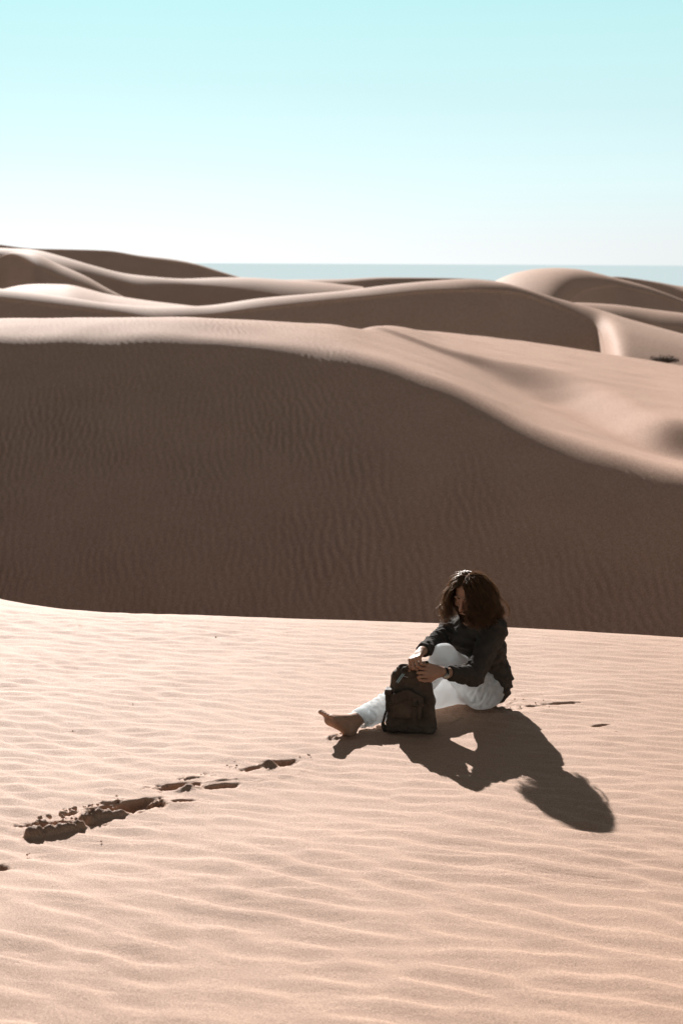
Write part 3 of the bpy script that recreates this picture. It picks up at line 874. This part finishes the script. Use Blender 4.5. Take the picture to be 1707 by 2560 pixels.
def trouser_folds(x, y, z):
    hem = np.clip((0.42 - x) / 0.18, 0, 1) * np.clip((x - hemR.x - 0.005) / 0.05, 0.1, 1)                      # gathered towards the hem of the stretched leg
    hipz = np.exp(-(((x - hipL.x) / 0.12) ** 2 + ((z - hipL.z - 0.03) / 0.10) ** 2))
    kb = np.exp(-(((x - kneeL.x - 0.03) / 0.07) ** 2 + ((z - kneeL.z + 0.09) / 0.06) ** 2))
    r1 = fx(x, y, z); r2 = fs(x, y, z)
    rid = lambda v: np.maximum(v, -0.4)
    return 0.0028 * fw(x, y, z) - 0.0045 * hem * rid(r1) - 0.008 * hipz * rid(r2) - 0.006 * kb * rid(r2)
T.displace(trouser_folds)
T.plane(hemR, ankR - kneeR + Vector((0.0, 0, -0.10)), hemR, 0.10)
T.cone(hemR + (kneeR - ankR) * 0.14, ankR, 0.046, 0.042, 0.0, op='cut')
T.plane((0, 0, 0.004), (0, 0, -1), hipM, 0.6)
hemL = ankL + (kneeL - ankL) * 0.08
T.plane(hemL, ankL - kneeL, hemL, 0.07)
trousers = link_mesh('trousers', relax(T.mesh('trousers'), 2), M_TROUSER)

# ---- sweater
S = Field((0.36, 7.26, 0.02), (1.02, 8.10, 0.66), 0.0042)
S.ball(hipM + Vector((0.055, 0.02, 0.06)), (0.115, 0.17, 0.13), (faceT, sideT, (0, 0, 1)), 0.04)
S.ball(hipM + Vector((0.072, 0.035, -0.005)), (0.105, 0.150, 0.13), (faceT, sideT, (0, 0, 1)), 0.04)
S.cone(hipM + Vector((0.05, 0.025, 0.07)), spine2, 0.118, 0.115, 0.05, flat=(sideT, 0.86))
S.cone(spine2, chest, 0.115, 0.118, 0.05, flat=(sideT, 0.84))
S.cone(shL * 0.92 + shM * 0.08, shR * 0.92 + shM * 0.08, 0.066, 0.062, 0.05)
S.cone(shM + Vector((0.0, 0.0, 0.01)), neckB + Vector((0, 0, 0.01)), 0.085, 0.060, 0.04)
cufL = elL.lerp(wrL, 0.78); cufR = elR.lerp(wrR, 0.86)
for a, e, c, w in ((shL, elL, cufL, wrL), (shR, elR, cufR, wrR)):
    th = 1.0 if a is shL else 0.78
    S.cone(a, e, 0.068 * th, 0.056 * th, 0.04); S.cone(e, c + (w - c) * 0.4, 0.057 * th, 0.038, 0.02)
fa = waves(8, 0.05, 8); fb = waves(9, 0.030, 7, aniso=(elR - shR)); fc = waves(10, 0.034, 7, aniso=(elL - shL) + (wrL - elL)); fdn = waves(11, 0.05, 7, aniso=(0.25, 0.1, 1.0))
def sweater_folds(x, y, z):
    right = np.clip((0.66 - x) / 0.06, 0, 1) * np.clip((y - 7.5) / 0.1 + 1.0, 0, 1)
    left = np.exp(-(((x - elL.x) / 0.10) ** 2 + ((z - elL.z) / 0.09) ** 2))
    low = np.clip((0.36 - z) / 0.2, 0, 1) * np.clip((x - 0.74) / 0.06, 0, 1)
    rid = lambda v: np.maximum(v, -0.5)
    return 0.0040 * fa(x, y, z) - 0.0034 * right * rid(fb(x, y, z)) - 0.0045 * left * rid(fc(x, y, z)) - 0.0060 * low * rid(fdn(x, y, z))
S.displace(sweater_folds)
p1 = at(1221, 1690, 7.69); p2 = at(1262, 1752, 7.74)
hn = (p2 - p1).cross(sideT)
if hn.z > 0: hn = -hn
S.plane(p1, hn, hipM + Vector((0, 0, 0.03)), 0.27) if False else None
def hem_cut(x, y, z):
    n_ = np.array(hn.normalized()); pp = np.array(p1)
    return (x - pp[0]) * n_[0] + (y - pp[1]) * n_[1] + (z - pp[2]) * n_[2]
bl, PP = S.block((0.5, 7.45, -0.05), (1.05, 8.2, 0.34))
armL = S.D[bl].copy()
d = hem_cut(*PP)
# keep the left arm, which hangs in front of the hem
ab = np.array(elL - shL); a0 = np.array(shL)
tt = np.clip(sum((PP[i] - a0[i]) * ab[i] for i in range(3)) / float(ab @ ab), 0, 1)
dist = np.sqrt(sum((PP[i] - a0[i] - tt * ab[i]) ** 2 for i in range(3)))
aw = np.array(wrL - elL); e0 = np.array(elL)
tt = np.clip(sum((PP[i] - e0[i]) * aw[i] for i in range(3)) / float(aw @ aw), 0, 1)
dist = np.minimum(dist, np.sqrt(sum((PP[i] - e0[i] - tt * aw[i]) ** 2 for i in range(3))))
S.D[bl] = np.where(dist > 0.075, np.maximum(armL, d), armL)
S.plane(cufL, wrL - elL, cufL, 0.075); S.plane(cufR, wrR - elR, cufR, 0.07)
# V-neck opening
S.cone(neckB + Vector((0, 0, 0.05)), neckB + faceT * 0.035 + Vector((0, 0, 0.05)), 0.060, 0.055, 0.0, op='cut')
S.cone(neckB + faceT * 0.085 + Vector((0, 0, 0.02)), neckB + faceT * 0.13 + Vector((0, 0, -0.055)), 0.038, 0.004, 0.0, op='cut')
sweater = link_mesh('sweater', relax(S.mesh('sweater'), 2), M_SWEATER)

# ---- hair: many tapered wavy strands that leave the parting, follow the skull and hang
rg = np.random.default_rng(5)
sk_c = headC + h * 0.018 - g * 0.015
AX = np.array([list(g), list(sd), list(h)]); RAD = np.array([0.091, 0.072, 0.094])
def to_l(p): return AX @ (np.array(p) - np.array(sk_c))
def to_w(q): return np.array(sk_c) + AX.T @ q
grav = np.array([0, 0, -1.0])
def strand(root, part_side, length, clump, stiff, curl_amp, puff, z_end=None):
    """root: unit vector in the skull frame"""
    p = to_w(root * RAD * 1.0)
    nrm = AX.T @ (root / RAD); nrm /= np.linalg.norm(nrm)
    gv_, sv_ = np.array(list(g)), np.array(list(sd))
    away = sv_ * part_side
    d = nrm * 0.25 + away * (0.75 if part_side > 0 else 0.40) +  gv_ * 0.12 * (root[0] > 0.2) - gv_ * 0.3 * (root[0] < 0.0)
    d /= np.linalg.norm(d)
    step = 0.010; n = int(length / step)
    back = max(0.0, -root[0] - 0.05)
    hback = -gv_ * np.array([1, 1, 0]); hback /= np.linalg.norm(hback)
    pts = [p.copy()]
    for i in range(n):
        f = i / n
        d = d + grav * (0.20 + 0.22 * f) + clump['drift'] * 0.022 + hback * back * (0.02 + 0.42 * f * f) + away * (0.05 * f * f if part_side > 0 else 0.0)
        d /= np.linalg.norm(d)
        p = p + d * step
        q = to_l(p); k0 = np.linalg.norm(q / (RAD * (1.03 + puff)))
        if k0 < 1:                                   # slide over the skull
            q = q / k0; p = to_w(q); d = d + 0.22 * (AX.T @ (q / RAD ** 2)) / np.linalg.norm(q / RAD ** 2)
            d /= np.linalg.norm(d)
        if q[0] > 0.012 and q[2] < 0.064:            # hair parts around the face
            if part_side > 0: lim = 0.046 - 0.42 * max(q[2] + 0.01, -0.02); q[1] = max(q[1], lim)
            else: q[1] = min(q[1], -0.064)
            p = to_w(q)
        if z_end is not None and p[2] < z_end: break
        pts.append(p.copy())
    pts = np.array(pts)
    s = np.linspace(0, 1, len(pts)); ln = len(pts) * step
    ph = clump['phase'] + clump['freq'] * s * ln
    e1, e2 = clump['e1'], clump['e2']
    amp = curl_amp * np.clip(s * 1.6 - 0.25, 0, 1)
    return pts + (np.cos(ph) * amp)[:, None] * e1 + (np.sin(ph) * amp * 0.8)[:, None] * e2
def ribbon_tube(VV, FF, pts, r0, r1):
    base = len(VV); n = len(pts)
    t = np.gradient(pts, axis=0); t /= np.linalg.norm(t, axis=1)[:, None] + 1e-9
    a = np.cross(t, np.array([0.3, 0.5, 0.81])); a /= np.linalg.norm(a, axis=1)[:, None] + 1e-9
    b_ = np.cross(t, a)
    rr = r0 + (r1 - r0) * np.linspace(0, 1, n) ** 2
    for j in range(3):
        an = 2 * math.pi * j / 3
        VV.extend(pts + (a * math.cos(an) + b_ * math.sin(an)) * rr[:, None])
    for i in range(n - 1):
        for j in range(3):
            k2 = (j + 1) % 3
            FF.append((base + j * n + i, base + k2 * n + i, base + k2 * n + i + 1, base + j * n + i + 1))
VV, FF = [], []
clumps = []
for c in range(290):
    e1 = rg.standard_normal(3); e1[2] *= 0.3; e1 /= np.linalg.norm(e1); e2 = np.cross(e1, grav); e2 /= np.linalg.norm(e2) + 1e-9
    clumps.append(dict(phase=rg.uniform(0, 6.28), freq=rg.uniform(40, 72), e1=e1, e2=e2, drift=rg.standard_normal(3) * 0.8, len=rg.uniform(0.85, 1.12)))
for c, cl in enumerate(clumps):
    # clump root on the scalp: above a line from forehead to nape
    while True:
        u_ = rg.standard_normal(3); u_ /= np.linalg.norm(u_)
        if u_[2] < -0.25 - 0.25 * u_[0] * -1: continue
        if u_[0] > 0.55 and u_[2] < 0.62: continue
        if u_[0] > 0.25 and abs(u_[1]) > 0.2 and u_[2] < 0.15: continue
        break
    side = 1.0 if u_[1] > -0.22 else -1.0
    z_end = rg.uniform(0.535, 0.61) if side < 0 else (rg.uniform(0.515, 0.575) if u_[0] < -0.2 else rg.uniform(0.54, 0.60))
    for k in range((21 if u_[0] > -0.25 else 12) if side > 0 else 9):
        v_ = u_ + rg.standard_normal(3) * 0.055; v_ /= np.linalg.norm(v_)
        if v_[0] > 0.5 and v_[2] < 0.55: continue
        cl2 = dict(cl); cl2['phase'] = cl['phase'] + rg.normal() * 0.35
        pts = strand(v_, side, 0.36, cl2, 0.5, rg.uniform(0.013, 0.028), rg.uniform(0.0, 0.035) * (1.0 if side > 0 else 0.4), z_end + rg.normal() * 0.008)
        if len(pts) > 4: ribbon_tube(VV, FF, pts, 0.0011, 0.0004)
N_CORE = len(FF)
for k in range(1500):                                 # loose outer hairs that catch the light, and fly-aways
    while True:
        u_ = rg.standard_normal(3); u_ /= np.linalg.norm(u_)
        if u_[2] > -0.1 and not (u_[0] > 0.45 and u_[2] < 0.6): break
    cl = dict(clumps[k % len(clumps)]); fly = k % 22 == 0
    cl['drift'] = rg.standard_normal(3) * (2.2 if fly else 1.0)
    pts = strand(u_, 1.0 if u_[1] > -0.22 else -1.0, rg.uniform(0.10, 0.25) if fly else rg.uniform(0.14, 0.34), cl, 0.5,
                 rg.uniform(0.010, 0.026), rg.uniform(0.1, 0.25) if fly else rg.uniform(0.02, 0.06), rg.uniform(0.555, 0.61))
    if len(pts) > 4: ribbon_tube(VV, FF, pts, 0.0009, 0.0003)
me = bpy.data.meshes.new('hair'); me.from_pydata([tuple(v) for v in VV], [], FF); me.update(); smooth(me)
hair = link_mesh('hair', me, M_HAIR)
# beard and moustache: short bristles on the jaw
VV, FF = [], []
for k in range(1500):
    a_ = rg.uniform(-1.15, 1.15); v = rg.uniform(0, 1)
    q = headC + g * (0.062 + 0.030 * math.cos(a_)) - h * (0.058 + 0.062 * v) + sd * 0.048 * math.sin(a_) * (1 - 0.35 * v)
    if abs(a_) < 0.35 and 0.0 < v < 0.2: continue
    dr = (g * 0.5 * math.cos(a_) + sd * 0.5 * math.sin(a_) - h * 0.8).normalized()
    pts = np.array([list(q - dr * 0.006), list(q + dr * 0.006), list(q + dr * 0.014 + Vector(rg.standard_normal(3)) * 0.002)])
    ribbon_tube(VV, FF, pts, 0.0013, 0.0005)
for k in range(260):
    y_ = rg.uniform(-0.026, 0.026)
    q = headC + g * (0.101 - 6 * y_ * y_) - h * (0.046 + 0.2 * abs(y_) + rg.uniform(-0.004, 0.004)) + sd * y_
    dr = (sd * np.sign(y_) * 0.6 - h * 0.7 + g * 0.3).normalized()
    ribbon_tube(VV, FF, np.array([list(q), list(q + dr * 0.006), list(q + dr * 0.011)]), 0.0011, 0.0005)
me = bpy.data.meshes.new('beard'); me.from_pydata([tuple(v) for v in VV], [], FF); me.update()
beard = link_mesh('beard', me, M_BEARD)
brows = []
for q in (-1, 1):
    VV, FF = [], []
    for k in range(110):
        x_ = rg.uniform(0.010, 0.040)
        pp = headC + g * (0.0905 - 24 * max(0, x_ - 0.016) ** 2) + h * (0.030 + rg.uniform(-0.003, 0.004)) + sd * q * x_
        dr = (sd * q + h * 0.2 + g * 0.1).normalized()
        ribbon_tube(VV, FF, np.array([list(pp), list(pp + dr * 0.005), list(pp + dr * 0.009 - g * 0.003)]), 0.0010, 0.0005)
    me = bpy.data.meshes.new('eyebrow'); me.from_pydata([tuple(v) for v in VV], [], FF); me.update()
    brows.append(link_mesh('eyebrow', me, M_BEARD))


# ---- wristwatch on the left wrist
wax = (wrL - elL).normalized(); wc = wrL - wax * 0.012 + Vector((0, 0, 0))
fn_ = Vector((0.1, -0.86, -0.48)); fn_ = (fn_ - wax * fn_.dot(wax)).normalized(); fs_ = wax.cross(fn_)
bm = bmesh.new()
ringp = [wc + (fn_ * math.cos(a) + fs_ * math.sin(a)) * 0.0262 for a in np.linspace(0, 2 * math.pi, 33)]
band(bm, ringp, [(fn_ * math.cos(a) + fs_ * math.sin(a)) for a in np.linspace(0, 2 * math.pi, 33)], 0.017, 0.0025)
wstrap = bm_obj('watch_strap', bm, M_STRAPBLACK)
bm = bmesh.new()
c0 = wc + fn_ * 0.0275
tube(bm, [c0, c0 + fn_ * 0.002, c0 + fn_ * 0.007, c0 + fn_ * 0.0085], [0.0165, 0.0178, 0.0178, 0.0160], 28)
for sx in (-1, 1):
    for sy in (-1, 1):
        band(bm, [c0 + fs_ * sx * 0.012 + wax * sy * 0.0085, c0 + fs_ * sx * 0.022 + wax * sy * 0.0085 - fn_ * 0.004], fn_, 0.003, 0.003)
tube(bm, [c0 + fn_ * 0.004 + wax * 0.017, c0 + fn_ * 0.004 + wax * 0.021], 0.0022, 8)
wcase = bm_obj('watch_case', bm, M_STEEL)
bm = bmesh.new()
tube(bm, [c0 + fn_ * 0.0080, c0 + fn_ * 0.0090], 0.0148, 28)
wdial = bm_obj('dial', bm, M_DIAL)
bm = bmesh.new()
c1 = c0 + fn_ * 0.0091
for k in range(12):
    d1 = fs_ * math.cos(k * math.pi / 6) + wax * math.sin(k * math.pi / 6)
    band(bm, [c1 + d1 * 0.0112, c1 + d1 * 0.0136], fn_, 0.0009, 0.0003)
for a, l in ((0.6, 0.008), (2.4, 0.011)):
    d1 = fs_ * math.cos(a) + wax * math.sin(a)
    band(bm, [c1 - d1 * 0.001, c1 + d1 * l], fn_, 0.001, 0.0006)
whands = bm_obj('watch_hands', bm, M_STRAPBLACK)

watch = bpy.data.objects.new('wristwatch', None); COL.objects.link(watch)
watch.parent = person; watch.location = wc - Vector((PX, PY, 0)); watch.empty_display_size = 0.02
for o in (body, trousers, sweater, hair, beard, *brows):
    o.parent = person; o.data.transform(Matrix.Translation((-PX, -PY, 0)))
for o in (wstrap, wcase, wdial, whands):
    o.parent = watch; o.data.transform(Matrix.Translation(-wc))

# ================================================================== the backpack, standing in front of the shins
bag_o = on_ground(1029, 1836); bag_o.y += 0.055
bag = thing('backpack', 'dark brown canvas backpack standing upright on the sand in front of the person\'s legs', 'backpack', bag_o)
bag.rotation_euler = (0, 0, R(-9)); bag.scale = (1.0, 1.0, 0.955)
def half_w(z):
    return np.interp(z, [-0.02, 0.0, 0.03, 0.19, 0.27, 0.33, 0.37, 0.40], [0.120, 0.133, 0.137, 0.121, 0.112, 0.100, 0.076, 0.060])
def half_d(z):
    return np.interp(z, [0.0, 0.05, 0.2, 0.32, 0.40], [0.060, 0.062, 0.054, 0.040, 0.022])
G = Field((-0.2, -0.14, -0.03), (0.2, 0.14, 0.44), 0.0038)
def wrp(q):
    z = q[2] + 0.185
    return [(q[0] + 0.012 * np.clip((z - 0.25) / 0.1, 0, 1)) * 0.13 / half_w(z), q[1] * 0.06 / half_d(z), q[2] + 0.10 * np.maximum(0, -(q[0] + 0.02)) * np.clip((z - 0.2) / 0.15, 0, 1)]
G.box((0, 0, 0.185), (0.13, 0.06, 0.188), np.eye(3), 0.035, 0.0, warp=wrp)
gw = waves(31, 0.075, 8); gv = waves(32, 0.032, 7, aniso=(0.35, 0, 1)); gu = waves(33, 0.03, 7, aniso=(1, 0, 0.25))
def bag_folds(x, y, z):
    top = np.clip((z - 0.25) / 0.09, 0, 1); low = np.clip((0.10 - z) / 0.06, 0, 1)
    return 0.0045 * gw(x, y, z) - 0.0060 * top * np.maximum(gu(x, y, z), -0.6) - 0.0032 * low * np.maximum(gv(x, y, z), -0.5) \
        + 0.003 * np.exp(-((z - 0.100) / 0.004) ** 2) + 0.0025 * np.exp(-((x - 0.062) / 0.004) ** 2) * (y < 0)
G.displace(bag_folds)
G.plane((0, 0, 0.002), (0, 0, -1), (0, 0, 0), 0.25)
link_mesh('bag_body', relax(G.mesh('bag_body'), 1), M_CANVAS, bag)
def soft_part(name, c, hf, rad, amp, seed, m, parent, warp=None, h_=0.0032):
    F = Field(np.array(c) - np.array(hf) - 0.02, np.array(c) + np.array(hf) + 0.02, h_)
    F.box(c, hf, np.eye(3), rad, 0.0, warp=warp)
    w = waves(seed, 0.05, 7); F.displace(lambda x, y, z: amp * w(x, y, z))
    return link_mesh(name, relax(F.mesh(name), 1), m, parent)
pk = soft_part('front_pocket', (-0.018, -0.066, 0.165), (0.078, 0.020, 0.068), 0.015, 0.0022, 41, M_CANVAS, bag)
soft_part('pocket_flap', (-0.010, -0.0835, 0.222), (0.084, 0.0075, 0.030), 0.006, 0.0022, 42, M_LEATHER, pk,
          warp=lambda q: [q[0], q[1] - 0.006 * np.sin(q[0] * 30), q[2] - 0.016 * np.cos(q[0] * 34) + 0.10 * q[0]])
sp = soft_part('side_pocket', (-0.117, -0.028, 0.185), (0.020, 0.036, 0.062), 0.012, 0.002, 43, M_CANVAS_D, bag)
soft_part('pocket_flap', (-0.119, -0.036, 0.243), (0.021, 0.036, 0.016), 0.006, 0.0015, 44, M_LEATHER, sp)
def buckled_strap(x, y, z0, z1, zb, w):
    bm = bmesh.new()
    n = 9
    band(bm, [(x + 0.002 * math.sin(3 * i), y - 0.004 * math.sin(math.pi * i / (n - 1)), z1 + (z0 - z1) * i / (n - 1)) for i in range(n)], (0, -1, 0), w, 0.0035)
    band(bm, [(x, y - 0.008, zb - 0.022), (x, y - 0.009, zb - 0.006)], (0, -1, 0), w * 1.25, 0.003)
    st = bm_obj('strap', bm, M_LEATHER, bag, False)
    bm = bmesh.new()
    a, b2, yy = w * 0.66, 0.014, y - 0.0100
    c = [(x - a, yy, zb - b2), (x + a, yy, zb - b2), (x + a, yy, zb + b2), (x - a, yy, zb + b2)]
    for i in range(4): tube(bm, [c[i], c[(i + 1) % 4]], 0.0018, 6)
    tube(bm, [(x, yy - 0.002, zb + b2), (x, yy - 0.002, zb - b2)], 0.0014, 6)
    tube(bm, [(x - a, yy, zb), (x + a, yy, zb)], 0.0014, 6)
    bm_obj('buckle', bm, M_BRASS, st)
buckled_strap(0.026, -0.0905, 0.075, 0.228, 0.186, 0.019)
buckled_strap(-0.098, -0.074, 0.085, 0.238, 0.178, 0.017)
def cord(name, pts, r, m, sub=6):
    P = [Vector(p) for p in pts]; o = []
    for i in range(len(P) - 1):
        p0, p1_, p2_, p3 = P[max(i - 1, 0)], P[i], P[i + 1], P[min(i + 2, len(P) - 1)]
        for j in range(sub):
            t_ = j / sub
            o.append(0.5 * ((2 * p1_) + (p2_ - p0) * t_ + (2 * p0 - 5 * p1_ + 4 * p2_ - p3) * t_ ** 2 + (3 * p1_ - p0 - 3 * p2_ + p3) * t_ ** 3))
    o.append(P[-1])
    bm = bmesh.new(); tube(bm, o, r, 6)
    return bm_obj(name, bm, m, bag)
cord('drawcord', [(-0.050, -0.030, 0.375), (-0.062, -0.048, 0.345), (-0.080, -0.068, 0.30), (-0.088, -0.088, 0.26), (-0.089, -0.097, 0.22), (-0.087, -0.095, 0.175)], 0.0026, M_LEATHER)
cord('drawcord', [(-0.075, -0.062, 0.285), (-0.055, -0.066, 0.280), (-0.030, -0.090, 0.262), (-0.018, -0.098, 0.235), (-0.016, -0.097, 0.20)], 0.0024, M_LEATHER)
cord('drawcord', [(-0.060, -0.046, 0.335), (-0.02, -0.052, 0.325), (0.02, -0.050, 0.335), (0.040, -0.040, 0.372)], 0.0022, M_LEATHER)
bm = bmesh.new()
for dx in (0.0, 0.0085):
    band(bm, [(-0.078 + dx, -0.066, 0.304 - dx * 0.3), (-0.046 + dx, -0.050, 0.352 - dx * 0.3)], (0.2, -0.9, 0.45), 0.0045, 0.002)
bm_obj('strap_slider', bm, M_STEEL, bag, False)
bm = bmesh.new(); tube(bm, [(-0.04, -0.054, 0.338), (-0.015, -0.056, 0.333)], 0.0022, 6); bm_obj('cord_clip', bm, M_STEEL, bag)
# gathered mouth of the bag, pulled up by the hands
Mth = Field((-0.11, -0.08, 0.32), (0.11, 0.08, 0.44), 0.0034)
for k in range(15):
    a0, a1 = k * 2 * math.pi / 15, (k + 1) * 2 * math.pi / 15
    pa = lambda a: (-0.008 + 0.062 * math.cos(a), 0.022 * math.sin(a), 0.378 + 0.012 * math.cos(a) + 0.006 * math.sin(3 * a))
    Mth.cone(pa(a0), pa(a1), 0.012, 0.012, 0.008)
mw = waves(51, 0.03, 7); Mth.displace(lambda x, y, z: 0.0035 * mw(x, y, z))
link_mesh('drawstring_collar', relax(Mth.mesh('drawstring_collar'), 1), M_CANVAS_D, bag)
bm = bmesh.new()
pts = [(-0.10, 0.045, 0.15), (-0.138, 0.04, 0.12), (-0.150, 0.020, 0.075), (-0.153, 0.0, 0.035), (-0.140, -0.03, 0.012), (-0.115, -0.02, 0.02)]
band(bm, pts, [(-1, -0.35, 0.2)] * len(pts), 0.042, 0.008)
bm_obj('shoulder_strap', bm, M_CANVAS_D, bag)
bm = bmesh.new()
pts = [(0.035, 0.03, 0.365), (0.05, 0.03, 0.395), (0.075, 0.028, 0.402), (0.092, 0.03, 0.375)]
band(bm, pts, (0, -1, 0.2), 0.018, 0.004); bm_obj('carry_handle', bm, M_CANVAS_D, bag)

# ================================================================== loose crumbs of sand, straw, scrub in place of a shaded dip far behind
rgc = np.random.default_rng(99)
bm = bmesh.new()
def crumb(p, r):
    mtx = Matrix.Translation(p) @ Matrix.Rotation(rgc.uniform(0, 6.28), 4, Vector(rgc.standard_normal(3)).normalized()) @ Matrix.Diagonal((r * rgc.uniform(0.7, 1.4), r * rgc.uniform(0.7, 1.2), r * rgc.uniform(0.6, 1.0), 1))
    res = bmesh.ops.create_icosphere(bm, subdivisions=2, radius=1.0, matrix=mtx)
    for v in res['verts']: v.co += Vector(rgc.standard_normal(3)) * r * 0.12
def crumbs(u0, v0, u1, v1, n, su, sv_, r0, r1, z=0.0):
    for _ in range(n):
        q = rgc.uniform(0, 1)
        p = on_ground(u0 + (u1 - u0) * q + rgc.normal() * su, v0 + (v1 - v0) * q + rgc.normal() * sv_)
        r = r0 + (r1 - r0) * rgc.uniform(0, 1) ** 2
        p.z = z + r * 0.3
        crumb(p, r)
crumbs(80, 2075, 240, 2030, 26, 8, 5, 0.006, 0.016, 0.030)
crumbs(80, 2078, 300, 2020, 24, 10, 9, 0.003, 0.007)
crumbs(280, 2005, 300, 1996, 7, 6, 3, 0.004, 0.009)
crumbs(450, 1950, 510, 1940, 10, 6, 3, 0.003, 0.006, 0.006)
crumbs(510, 1940, 600, 1912, 26, 8, 4, 0.003, 0.006)
crumbs(740, 1895, 770, 1886, 7, 6, 3, 0.004, 0.008)
crumbs(815, 1848, 850, 1838, 16, 8, 4, 0.004, 0.012)
crumbs(1300, 1762, 1400, 1758, 10, 14, 6, 0.002, 0.005)
for u, v, r in ((69, 2137, .008), (75, 2134, .006), (254, 2104, .009), (540, 2106, .007), (333, 1760, .007), (183, 1828, .008), (713, 1849, .007), (1286, 1748, .009), (540, 1593, .010), (718, 1582, .006), (1539, 1829, .006), (1466, 1794, .006), (820, 1797, .004)):
    p = on_ground(u, v); r *= 0.55; p.z = r * 0.3; crumb(p, r)
o = bm_obj('sand_crumbs', bm, M_SAND)
tag(o, 'small damp crumbs of sand scattered along the dug footprints', 'sand crumbs', kind='stuff')

M_STRAW = plain('dry straw', (0.30, 0.21, 0.12), 0.8)
bm = bmesh.new()
for a, b_ in (((1124, 1811), (1150, 1797)), ((1141, 1803), (1156, 1789)), ((1150, 1797), (1158, 1797))):
    p0, p1_ = on_ground(*a, 0.006), on_ground(*b_, 0.012)
    tube(bm, [p0, p0.lerp(p1_, 0.5) + Vector((0.004, 0.002, 0.006)), p1_], [0.0016, 0.0014, 0.0008], 5)
o = bm_obj('straw', bm, M_STRAW)
tag(o, 'thin dry forked straw lying on shaded sand beside the backpack', 'straw')

from mathutils.bvhtree import BVHTree
dg = bpy.context.evaluated_depsgraph_get()
tree_ = BVHTree.FromObject(d2, dg)
def hit_d2(u, v):
    r_ = ray(u, v); o_ = Vector((0, 0, CAM_H))
    loc = tree_.ray_cast(o_, r_.normalized())[0]
    return loc if loc is not None else at(u, v, 50)
M_SHADE_SCRUB = plain('dry shrub', (0.075, 0.050, 0.032), 0.9)
def shade_scrub(u, v, w, hgt, label, seed):  # dry plants, bulked out to stand for the shade of a dip
    p = hit_d2(u, v); rs = np.random.default_rng(seed)
    root = thing('shade_scrub', label, 'shade_scrub', p)
    bm = bmesh.new()
    for k in range(70):
        a = rs.uniform(0, 6.28); e = rs.uniform(0.2, 1.2); l = rs.uniform(0.5, 1.0)
        d = Vector((math.cos(a) * math.cos(e) * w * 0.5, math.sin(a) * math.cos(e) * w * 0.35, math.sin(e) * hgt)) * l
        tube(bm, [(0, 0, -0.05), d * 0.5 + Vector(rs.standard_normal(3)) * 0.03, d], [0.014, 0.009, 0.004], 4)
    bm_obj('stem', bm, M_SHADE_SCRUB, root)
    bm = bmesh.new()
    for k in range(900):
        a = rs.uniform(0, 6.28); e = abs(rs.normal()) * 0.5; l = rs.uniform(0.45, 1.05)
        c = Vector((math.cos(a) * math.cos(e) * w * 0.5, math.sin(a) * math.cos(e) * w * 0.35, math.sin(min(e, 1.4)) * hgt + rs.uniform(0, 0.3) * hgt)) * l
        n_ = Vector(rs.standard_normal(3)).normalized(); t1 = n_.orthogonal() * 0.03; t2 = n_.cross(t1.normalized()) * 0.012
        bm.faces.new([bm.verts.new(c + q) for q in (t1, t2, -t1, -t2)])
    bm_obj('foliage', bm, M_SHADE_SCRUB, root, False)
shade_scrub(1657, 906, 1.0, 0.22, 'low dry scrub standing in for a shaded dip, half hidden behind the crest of the big shaded dune', 3)
